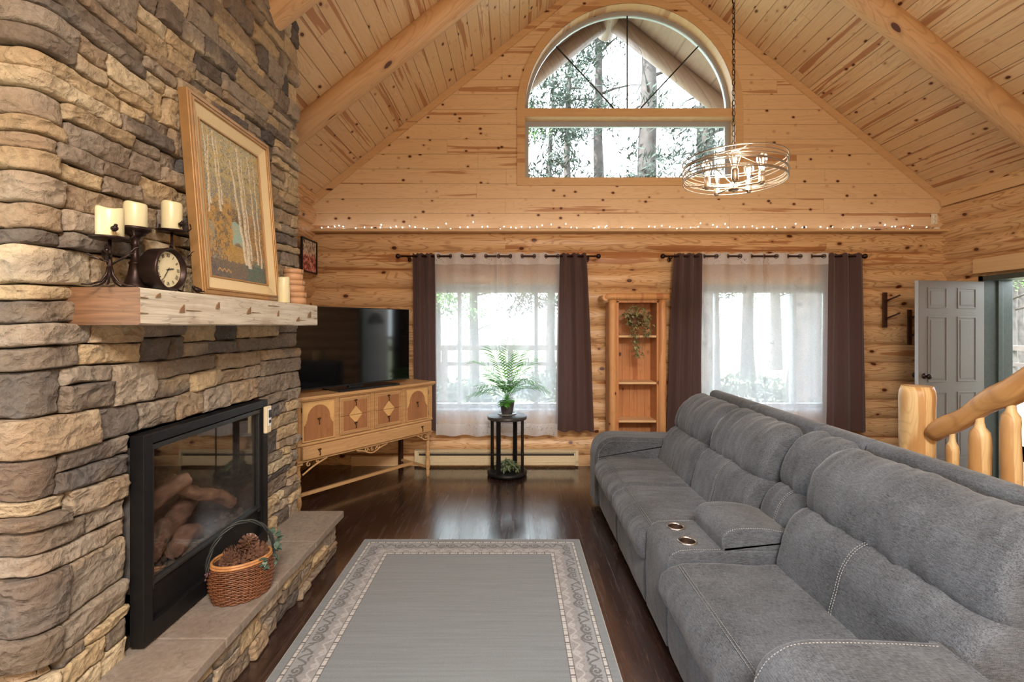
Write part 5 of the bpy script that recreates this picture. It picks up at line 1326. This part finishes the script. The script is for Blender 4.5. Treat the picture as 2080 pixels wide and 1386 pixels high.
def twig_holder(u, X, v, label, hgt_bird, seed):
    Y = -X*960/(1043-u); z = ZZ(v, Y)-MT
    t = thing('twig_candle_holder', label, 'candle holder', (X, Y, MT), 0, 'bronze twig candle holders')
    b = MB()
    for a in (.3, 1.7, 2.9, 4.2, 5.3):
        b.tube(smooth_loop([(.075*math.cos(a), .075*math.sin(a), .004), (.045*math.cos(a), .045*math.sin(a), .008), (.015*math.cos(a), .015*math.sin(a), .03), (.006*math.cos(a), .006*math.sin(a), .07)], 24, False), [.003]*12+[.0045]*60, 6) if False else b.tube([(.078*math.cos(a), .078*math.sin(a), .0045), (.05*math.cos(a), .05*math.sin(a), .007), (.025*math.cos(a), .025*math.sin(a), .018), (.010*math.cos(a), .010*math.sin(a), .042), (.004*math.cos(a), .004*math.sin(a), .07)], [.003, .0035, .004, .0045, .005], 7)
    b.tube([(0, 0, .05), (.002, 0, z*.5), (0, 0, z)], [.008, .006, .005], 8); b.build('stem', M['bronze'], t)
    b = MB(); b.lathe([(0, z), (.035, z-.004), (.056, z+.001), (.058, z+.008), (.054, z+.008), (.050, z+.003), (0, z+.004)], 28); b.build('cup', M['bronze'], t)
    for j, (a, e, L) in enumerate(((2.6, .75, .07), (.3, .6, .09), (3.3, .25, .06), (5.3, .35, .07))):
        b = MB(); p0 = Vector((0, 0, z*(.38+.07*j))); d = Vector((math.cos(a)*math.cos(e), math.sin(a)*math.cos(e), math.sin(e)))
        b.tube([p0, p0+d*L*.5+Vector((0, 0, .004)), p0+d*L], [.004, .003, .002], 6); b.build('twig', M['bronze'], t)
        b = MB(); leafm(b, p0+d*L*.75, d+Vector((0, 0, .35)), .042, .4); leafm(b, p0+d*L*.35, d+Vector((.5, -.4, .0)), .036, .4); b.build('leaf', M['bronze'], t)
    b = MB()
    for a in (.4, 2.9): b.tube([(.055*math.cos(a), .055*math.sin(a), z+.004), (.070*math.cos(a), .070*math.sin(a), z+.02), (.066*math.cos(a), .066*math.sin(a), z+.04)], .003, 6)
    b.build('tendril', M['bronze'], t)
    b = MB(); bird(b, (.055, -.045 if seed == 1 else -.02, z+.030), .026, az=-.6); tag(b.build('bird_ornament', M['bronze'], t), 'small bronze bird perched on the cup rim')
    return X, Y, MT+z+.0045
x, y, z = twig_holder(223, -1.415, 487, 'bronze twig and leaf candle holder at the left end of the mantel', 0, 1); candle(x, y, z, .040, .104, 'ivory candle on the leftmost twig holder')
x, y, z = twig_holder(349, -1.47, 472, 'taller bronze twig candle holder behind the clock', 0, 2); candle(x, y, z, .038, .122, 'ivory candle on the twig holder beside the painting')
X = -1.468; Y = -X*960/(1043-275); z = ZZ(463, Y)-MT
t = thing('turned_candlestick', 'dark turned candlestick with flared base between the two twig holders', 'candlestick', (X, Y, MT))
b = MB(); b.lathe([(0,0),(.050,0),(.050,.006),(.036,.03),(.024,.065),(.019,.10),(.022,.104),(.022,.109),(.016,.113),(.012,.15),(.013,.175),(.016,.18),(.012,.186),(.018,z-.034),(.034,z-.028),(.034,z-.022),(.040,z-.018),(.050,z-.010),(.052,z),(.047,z),(.044,z-.005),(0,z-.005)], 28); b.build('stick', M['bronze'], t)
candle(X, Y, MT+z-.0045, .038, .098, 'ivory candle on the turned candlestick')
t = thing('mantel_clock', 'round dark bronze clock with cream roman numeral face on the mantel', 'clock', (-1.425, 1.872, MT+.087)); R_ = Matrix.Rotation(PI/2, 4, 'Y') @ Matrix.Rotation(PI/2, 4, 'Z')
# local: face looks along +X, up is Z
b = MB(); T = Matrix.Rotation(PI/2, 4, 'Y'); b.lathe([(0,0),(.076,0),(.082,.006),(.084,.060),(.086,.068),(.082,.075),(.076,.073),(.073,.058),(.070,.056)], 48, T=T); b.build('case', M['bronze'], t)
b = MB(); b.lathe([(0,.056),(.072,.056)], 40, T=T); b.build('dial', M['clockface'], t)
def num(b, s_, ang):
    strokes = {'I': [((0,-.5),(0,.5))], 'V': [((-.35,.5),(0,-.5)),((.35,.5),(0,-.5))], 'X': [((-.35,-.5),(.35,.5)),((-.35,.5),(.35,-.5))]}
    wd = {'I': .42, 'V': .85, 'X': .85}; tot = sum(wd[c] for c in s_); off = -tot/2; h = .014
    for ch in s_:
        cx = off+wd[ch]/2; off += wd[ch]
        for (a, c_), (d, e) in strokes[ch]:
            P = []
            for px_, pz in ((a+cx, c_), (d+cx, e)):
                lx, lz = px_*h*.8, .056+pz*h; P.append((.0572, lx*math.cos(ang)+lz*math.sin(ang), lz*math.cos(ang)-lx*math.sin(ang)))
            b.tube(P, .0009, 4)
b = MB()
for i, s_ in enumerate(('XII', 'I', 'II', 'III', 'IIII', 'V', 'VI', 'VII', 'VIII', 'IX', 'X', 'XI')): num(b, s_, 2*PI*i/12)
b.build('numerals', M['ink'], t, fixn=False)
for nm, ang, l, w in (('hour_hand', 2*PI*2.6/12, .034, .0022), ('minute_hand', 2*PI*7.15/12, .050, .0014)):
    b = MB(); b.tube([(.0585, -.01*math.sin(ang), -.01*math.cos(ang)), (.0585, l*.6*math.sin(ang), l*.6*math.cos(ang)), (.0585, l*math.sin(ang), l*math.cos(ang))], [w*.6, w, .0004], 6); b.ball((.0585, 0, 0), .003, 8, 5); b.build(nm, M['ink'], t)
b = MB(); b.tube([(.01, -.045, -.072), (.012, -.052, -.0865)], .004, 6); b.tube([(.01, .045, -.072), (.012, .052, -.0865)], .004, 6); b.build('foot', M['bronze'], t)
b = MB(); bird(b, (0, 0, .019), .030, az=-2.2); b.tube([(-.05, -.14, .003), (-.02, -.06, .004), (.0, .0, .003), (.01, .03, .004)], .003, 6)
t = b.build('bird_figurine', M['bronze']); t.location = (-1.365, 2.04, MT); tag(t, 'tiny brown bird figurine on a twig at the painting frame corner', 'figurine')
candle(-1.352, 2.783, MT, .032, .15, 'plain ivory pillar candle in front of the painting corner, no holder')
zz = MT
for r, h, lab in ((.080, .078, 'largest round wooden box, bottom of the stack at the mantel end'), (.070, .078, 'middle round wooden box of the stack'), (.061, .072, 'smallest round wooden box, top of the stack')):
    t = thing('round_wooden_box', lab, 'box', (-1.425, 3.058, zz), 0, 'round wooden boxes stacked on the mantel')
    b = MB(); b.lathe([(0,0),(r-.003,0),(r-.003,h*.62),(0,h*.62)], 40); b.build('drum', M['box_wood'], t)
    b = MB(); b.lathe([(r-.0028,h*.60),(r,h*.60),(r,h-.001),(r-.002,h-.0003),(0,h-.0003)], 40); b.build('lid', M['box_wood'], t)
    b = MB(); b.tube([(r*math.cos(.2), -r*math.sin(.2)-.001, h*.62), (r*math.cos(.2), -r*math.sin(.2)-.001, h*.98)], .0015, 4); b.build('lap_seam', M['gouge'], t); zz += h
# ================================================================ FIREPLACE INSERT
fi = thing('fireplace_insert', 'black framed gas fireplace insert with glass front in the stone chimney', 'fireplace', (-1.50, 2.38, .30))
def fb(name, m, boxes, bev=.002, lab=None):
    b = MB()
    for x0, x1, y0, y1, z0, z1 in boxes: b.box(x0+1.50, x1+1.50, y0-2.38, y1-2.38, z0-.30, z1-.30)
    o = b.build(name, m, fi, bevel=bev); 
    if lab: o['label'] = lab
    return o
FA, FB = 1.902, 2.863
fb('outer_frame', M['blackmetal'], [(-1.545,-1.488,FA,FA+.05,.302,1.155), (-1.545,-1.488,FB-.05,FB,.302,1.155), (-1.545,-1.488,FA+.05,FB-.05,1.115,1.155), (-1.545,-1.488,FA+.05,FB-.05,.302,.375)])
fb('inner_bezel', M['greymetal'], [(-1.53,-1.497,FA+.05,FB-.05,1.085,1.107), (-1.53,-1.502,FA+.05,FA+.075,.50,1.085), (-1.53,-1.502,FB-.075,FB-.05,.50,1.085), (-1.53,-1.500,FA+.05,FB-.05,.52,.535)])
fb('lower_panel', M['blackmetal'], [(-1.53,-1.512,FA+.05,FB-.05,.375,.52)])
fb('glass_front', M['fireglass'], [(-1.522,-1.518,FA+.07,FB-.07,.53,1.09)], 0)
iron = plain('dark_firebox_brick', srgb(84,80,78), .85, nscale=30, namt=.3)
fb('firebox', iron, [(-2.0,-1.98,FA+.03,FB-.03,.36,1.12), (-1.98,-1.53,FA+.03,FA+.05,.36,1.12), (-1.98,-1.53,FB-.05,FB-.03,.36,1.12), (-1.98,-1.53,FA+.03,FB-.03,1.10,1.12), (-1.98,-1.53,FA+.03,FB-.03,.36,.50)], 0)
rnd = random.Random(8)
for i, (p0, p1, r) in enumerate((((-1.60,2.06,.60),(-1.78,2.62,.66),.052), ((-1.80,2.00,.68),(-1.66,2.40,.80),.045), ((-1.72,2.36,.80),(-1.58,2.66,.60),.036), ((-1.60,1.99,.52),(-1.60,2.02,.74),.04), ((-1.58,2.20,.58),(-1.60,2.38,.60),.045))):
    b = MB(); P = [Vector(p0).lerp(Vector(p1), q/14)-Vector((-1.50, 2.38, .30))+Vector((0, 0, .012*math.sin(q*.5+i))) for q in range(15)]
    P = [P[0].lerp(P[-1], q/40)+Vector((0, 0, .012*math.sin(q*.19+i))) for q in range(41)]
    b.tube(P, [r*(1-.2*q/40) for q in range(41)], 22, jit=lambda t, a, p: 1+.30*noise.noise(Vector((p.y*9, math.cos(a)*1.5, i*5+math.sin(a)*1.5)))+.16*noise.noise(Vector((p.y*30, math.cos(a)*4, i*5+math.sin(a)*4)))); b.build('ceramic_log', M['firelog'], fi, fixn=False)
b = MB()
for q in range(150):
    s_ = rnd.uniform(.008, .022); b.ball((rnd.uniform(-1.68, -1.545)+1.5, rnd.uniform(1.98, 2.78)-2.38, .505-.30+rnd.uniform(0, .02)), (s_*rnd.uniform(.7, 1.3), s_*rnd.uniform(.7, 1.3), s_*.8), 6, 4)
tag(b.build('ember_stones', M['ember'], fi, fixn=False), kind='stuff')
th_ = thing('wall_remote', 'small white remote control holder on the upper right corner of the fireplace frame', 'remote control', (-1.487, 2.835, 1.03))
b = MB(); b.box(0, .022, -.028, .028, -.072, .088); b.build('holder', M['cream'], th_, bevel=.006)
b = MB(); b.box(.022, .026, -.018, .018, -.03, .075); b.build('remote', M['white'], th_, bevel=.004)
b = MB(); b.box(.026, .0275, -.014, .014, .02, .065); b.build('display', M['greymetal'], th_)
b = MB(); b.box(.026, .0285, -.010, .010, -.012, .006); b.build('button', M['ink'], th_)
# ================================================================ BASKET OF PINE CONES
bx, by, bz = -1.330, 2.315, .2845
bk = thing('wicker_basket', 'brown wicker basket with a dark vine handle on the hearth slab', 'basket', (bx, by, bz), math.radians(42))
RXb, RYb, Hb = .140, .108, .180
def brad(z): t = z/Hb; return .80+.20*math.sin(PI*min(1, t*.75+.08))+ (.0)
b = MB(); nrow = 20
for k in range(nrow):
    z = .006+(Hb-.015)*k/(nrow-1); f = brad(z); pts = []
    for i in range(72):
        a = 2*PI*i/72; wv = .0035*(1 if k % 2 else -1)*math.cos(a*14); pts.append(((RXb*f+wv)*math.cos(a), (RYb*f+wv)*math.sin(a), z+.0006*math.sin(a*5+k)))
    b.tube(pts, .0040, 5, closed=True)
b.build('woven_body', M['wicker'], bk, fixn=False)
b = MB(); b.lathe([(0, .002), (.80, .002), (.97, Hb*.6), (.96, Hb-.01), (.90, Hb-.01), (.90, Hb*.6), (.76, .008), (0, .008)], 36, sx=RXb*.95, sy=RYb*.95)
P = b.v; b.v = [(x_, y_, z_) for x_, y_, z_ in P]; b.build('lining', plain('dark_basket_inside', srgb(60,34,22), .8), bk)
b = MB()
for i in range(28):
    a = 2*PI*i/28; b.tube([((RXb*brad(z))*math.cos(a), (RYb*brad(z))*math.sin(a), z) for z in (.003, Hb*.3, Hb*.6, Hb-.005)], .0030, 4)
b.build('stake', M['wicker'], bk, fixn=False); bpy.data.objects['stake'].name = 'woven_stakes'
b = MB()
for dz, q in ((0, 1.0), (.011, .985)): b.tube([((RXb*brad(Hb)+.004)*q*math.cos(a), (RYb*brad(Hb)+.004)*q*math.sin(a), Hb-.006+dz) for a in [2*PI*i/48 for i in range(48)]], .0068, 7, closed=True)
b.build('rim', M['wicker_l'], bk, fixn=False)
b = MB()
for s_ in range(3):
    pts = []
    for i in range(37):
        t = i/36; a = PI*t; tw = t*16+s_*2.1; pts.append(((RXb+.006)*math.cos(a)+.006*math.cos(tw)*math.cos(a), .006*math.sin(tw), Hb-.02+.195*math.sin(a)+.006*math.cos(tw)*math.sin(a)))
    b.tube(pts, .0042, 6)
b.build('handle', M['vine'], bk, fixn=False)
M['ivytrim'] = plain('muted_ivy_green', srgb(70,92,80), .5, nscale=40, namt=.3)
b = MB(); rnd = random.Random(2)
for q in range(16): leafm(b, (RXb+.005+rnd.uniform(-.01, .015), rnd.uniform(-.02, .02), Hb+rnd.uniform(-.06, .07)), (rnd.uniform(-.2, 1), rnd.uniform(-1, .3), rnd.uniform(-.8, .5)), .040, .75)
b.build('ivy_leaf_trim', M['ivytrim'], bk, fixn=False)
b = MB()
for q in range(6): leafm(b, (RXb*.62+rnd.uniform(-.01, .01), -RYb*.82, Hb-.01+rnd.uniform(-.03, .02)), (rnd.uniform(-1, 1), -.6, rnd.uniform(-1, .4)), .034, .75)
b.build('ivy_leaf_trim', M['ivytrim'], bk, fixn=False)
b = MB()
for q in range(14): b.ball((-RXb-.006+rnd.uniform(-.012, .012), rnd.uniform(-.02, .02), Hb-.03+rnd.uniform(-.02, .02)), .006, 7, 5)
b.build('berry_trim', plain('dark_plum_berry', srgb(74,48,54), .4), bk, fixn=False)
def pinecone():
    t = thing('pine_cone', 'open brown pine cone lying across the top of the basket', 'pine cone', (0, 0, 0), 0, 'pine cones in the basket')
    b = MB(); L = .105; R = .043; n = 62; ga = 2.399963
    for i in range(n):
        t_ = i/n; a = i*ga; r = R*math.sin(PI*(.12+.80*t_))**.8; z = -L/2+L*t_; out = Vector((math.cos(a), math.sin(a), .25+t_*.6)).normalized(); p = Vector((math.cos(a)*r*.25, math.sin(a)*r*.25, z-.006)); s_ = out.cross(Vector((0, 0, 1))).normalized(); e = p+out*r*.95; w = .0125*(1.1-.5*t_); up = Vector((0, 0, .0055))
        b.add([p-s_*w*.4, p+s_*w*.4, e+s_*w, e-s_*w, e+up*.6-out*.001, p+up], [(0, 1, 2, 3), (3, 2, 4), (0, 3, 4, 5), (1, 5, 4, 2)])
    b.build('scales', M['cone'], t, fixn=False)
    b = MB(); b.ball((0, 0, 0), (.011, .011, .042), 10, 8); b.build('core', M['gouge'], t); return t
pc = pinecone()
cones = [(.03, .02, .225, .5, 1.2, 'pine cone standing highest in the basket, near the handle'), (-.055, -.02, .185, 1.35, .6, 'pine cone at the left of the basket opening'), (.005, -.042, .180, 1.45, 2.4, 'pine cone at the front rim of the basket'),
         (.070, -.005, .192, 1.2, 4.0, 'pine cone at the right end of the basket by the ivy leaves'), (-.02, .045, .185, 1.3, 5.0, 'pine cone at the back of the basket, against the fireplace'), (.01, .0, .135, 1.5, 3.2, 'pine cone deep in the middle of the basket')]
base = Matrix.Rotation(math.radians(42), 4, 'Z')
for i, (x, y, z, tl, az, lab) in enumerate(cones):
    o = pc if i == 0 else dup(pc); o['label'] = lab; p = base @ Vector((x, y, z)); o.location = (bx+p.x, by+p.y, bz+p.z); o.rotation_euler = (tl, .2*i, az)
# ================================================================ PICTURE ON THE LEFT WALL
X = -2.245; yA, yB = 4.98, U(641, 1) and -X*960/(1043-641)
zt_, zb_ = ZZ(493, yB), ZZ(558, yB)
t = thing('small_picture', 'small black framed picture of red flowers on the left log wall', 'picture', (X, (yA+yB)/2, (zt_+zb_)/2))
hy_, hz_ = (yB-yA)/2, (zt_-zb_)/2
b = MB(); b.plate([(-hy_, -hz_), (hy_, -hz_), (hy_, hz_), (-hy_, hz_)], [[(-hy_+.014, -hz_+.014), (hy_-.014, -hz_+.014), (hy_-.014, hz_-.014), (-hy_+.014, hz_-.014)]], lambda a, c, d: (d, a, c), 0, .022); b.build('frame', M['ink'], t)
s = Sh('red_flower_print'); n1 = s.noise(scale=28, detail=4, rough=.6); zc = s.sep(s.co())[2]
c_ = s.ramp(n1, [(.38, srgb(70,58,62)), (.5, srgb(196,180,166)), (.62, srgb(226,214,196))]); c2 = s.ramp(n1, [(.42, srgb(96,60,56)), (.5, srgb(206,96,88)), (.6, srgb(226,180,170))])
m_ = s.out(s.mix(s.mr(zc, -.02, .05), c2, c_), .5)
b = MB(); b.box(.0, .010, -hy_+.01, hy_-.01, -hz_+.01, hz_-.01); b.build('print', m_, t)
# ================================================================ CHANDELIER
cx, cy, cz = 1.332, 2.86, 2.420
ch = thing('hoop_chandelier', 'wire hoop drum chandelier with five glowing bulbs hanging from the ridge', 'chandelier', (cx, cy, cz))
R0 = .290
hoops = [(.178,.010,.3,1.0),(.150,.018,1.1,.985),(.135,-.02,2.2,1.01),(.118,.022,2.9,.98),(.105,-.016,.2,1.01),(.092,.014,4.1,.99),(.080,-.020,5.2,1.0),(.066,.012,1.9,.985),(.054,.0,0,1.0)]
for z, tl, ph, k in hoops:
    b = MB(); b.tube([(R0*k*math.cos(a), R0*k*math.sin(a), z+tl*math.cos(a-ph)+.010*math.cos(a+PI)) for a in [2*PI*i/72 for i in range(72)]], .0036, 7, closed=True); b.build('hoop', M['champagne'], ch, fixn=False)
b = MB(); b.lathe([(0,0),(.030,.0),(.032,.006),(.028,.016),(.016,.026),(.010,.030),(.010,.050),(.0,.050)], 24); b.lathe([(0,-.012),(.005,-.012),(.006,0)], 12); b.tube([(0,0,.04),(0,0,.235)], .005, 8); b.build('hub', M['champagne'], ch)
for i in range(5):
    a = 2*PI*i/5+.55; ca, sa = math.cos(a), math.sin(a)
    b = MB(); b.tube([(ca*.02, sa*.02, .022), (ca*.10, sa*.10, .020), (ca*.155, sa*.155, .022)], .0052, 8); b.build('arm', M['champagne'], ch)
    b = MB(); b.lathe([(0,0),(.017,0),(.018,.004),(.018,.062),(.015,.066),(0,.066)], 18, (ca*.155, sa*.155, .018)); b.lathe([(0,0),(.012,0),(.012,.012)], 12, (ca*.155, sa*.155, .008)); so = b.build('socket', M['champagne'], ch)
    b = MB(); b.lathe([(.012,.0),(.014,.012),(.020,.035),(.029,.062),(.031,.075),(.028,.092),(.018,.104),(0,.108)], 20, (ca*.155, sa*.155, .082)); b.build('glass_bulb', M['glass'], so, fixn=False)
    b = MB()
    for q in range(4): w = q*PI/2; b.tube([(ca*.155+.004*math.cos(w), sa*.155+.004*math.sin(w), .095), (ca*.155+.013*math.cos(w), sa*.155+.013*math.sin(w), .160)], .0013, 5)
    b.build('filament', M['bulb'], so, fixn=False)
for i in range(5):
    a = 2*PI*i/5+.2; b = MB(); b.tube([(R0*math.cos(a), R0*math.sin(a), .058), (.015*math.cos(a), .015*math.sin(a), .028)], .0028, 6); b.build('spoke', M['champagne'], ch)
for a in (.4, .4+2*PI/3, .4+4*PI/3):
    b = MB(); b.tube([(R0*math.cos(a), R0*math.sin(a), .178), (.004*math.cos(a), .004*math.sin(a), .225)], .0028, 6); b.build('upper_strut', M['champagne'], ch)
b = MB(); z = .23; k = 0; zt = RZ-.10-cz
while z < zt:
    n = 14; L = .019; r_ = .009; pts = []
    for i in range(n): a = 2*PI*i/n; p = (r_*math.cos(a), 0, z+L+L*math.sin(a)); pts.append(p if k % 2 else (0, p[0], p[2]))
    b.tube(pts, .0022, 5, closed=True); z += .031; k += 1
tag(b.build('chain', M['bronze'], ch, fixn=False), 'dark bronze chain')
b = MB(); b.tube([(.006*math.sin(q), .006*math.cos(q), .23+(zt-.23)*q/60) for q in range(61)], .002, 5); b.build('cord', M['ink'], ch, fixn=False)
b = MB(); b.lathe([(0,zt+.10),(.06,zt+.10),(.055,zt+.03),(.015,zt),(0,zt)], 24); b.build('ceiling_canopy', M['bronze'], ch)
pl_ = lamp('chandelier_light', 'POINT', (cx, cy, cz+.13), 24, (1.0, .90, .76), .10)
# ================================================================ LOG STAIR RAILING
sr = thing('log_stair_railing', 'peeled log stair railing with newel post and sloping handrail behind the sofa', 'stair railing', (2.99, 3.5, 0))
ox, oy = 2.99, 3.5
def lg(name, m, pts, rad, seg=20, amp=.08, sd=0.0, lab=None):
    b = MB(); P = [Vector(p)-Vector((ox, oy, 0)) for p in pts]
    b.tube(P, rad, seg, jit=lambda t, a, p: 1+amp*noise.noise(Vector((p.z*3.2+sd, math.cos(a)*.8, math.sin(a)*.8+sd)))+amp*.3*noise.noise(Vector((p.z*12, math.cos(a)*2, sd)))); o = b.build(name, m, sr)
    if lab: o['label'] = lab
    return o
n = 30; h = 1.155
lg('newel_post', M['peeled'], [(ox, oy, h*i/n) for i in range(n)]+[(ox, oy, h)], [.108]*(n-1)+[.105, .092], 26, .07, 2)
def rail_pt(y): return 0.80+(3.40-y)*.73
R0_, R1_ = 3.37, 2.30
lg('handrail', M['peeled_y'], [(ox, R0_-(R0_-R1_)*i/24, rail_pt(R0_-(R0_-R1_)*i/24)+.010*math.sin(i*.9)) for i in range(25)], [.050]+[.056+.0011*i+.006*math.sin(i*.7) for i in range(1, 25)], 20, .10, 7)
lg('stringer', M['peeled_y'], [(ox+.02, 3.33-(3.33-2.30)*i/20, max(.10, .10+(3.33-(3.33-(3.33-2.30)*i/20))*.664+.0)) for i in range(21)], [.085]*21, 18, .12, 11, 'darker round stringer log')
for y, r in ((3.22, .038), (3.03, .053), (2.84, .052), (2.65, .050), (2.46, .052)):
    zt_ = rail_pt(y)-.02; zb_ = .12+(3.33-y)*.664; n = 22
    P = [(ox, y, zb_+(zt_-zb_)*i/n) for i in range(n+1)]; rad = []
    for i in range(n+1):
        d = (zt_-P[i][2]); rad.append(r*.42 if d < .09 else (r*(.42+.58*min(1, (d-.09)/.05))))
    lg('baluster', M['peeled'], P, rad, 18, .20, y*9)
for i in range(5):
    y = 3.30-.27*(i+1); z = .18*(i+1)
    b = MB(); b.box(.02, 1.05, y-.03-oy, y+.26-oy, z-.045, z); tag(b.build('tread', M['firelog'] if False else M['cedar_log'], sr, bevel=.012))
    b = MB(); b.box(.04, 1.03, y+.20-oy, y+.235-oy, z-.18, z-.045); b.build('riser', M['cedar'], sr)
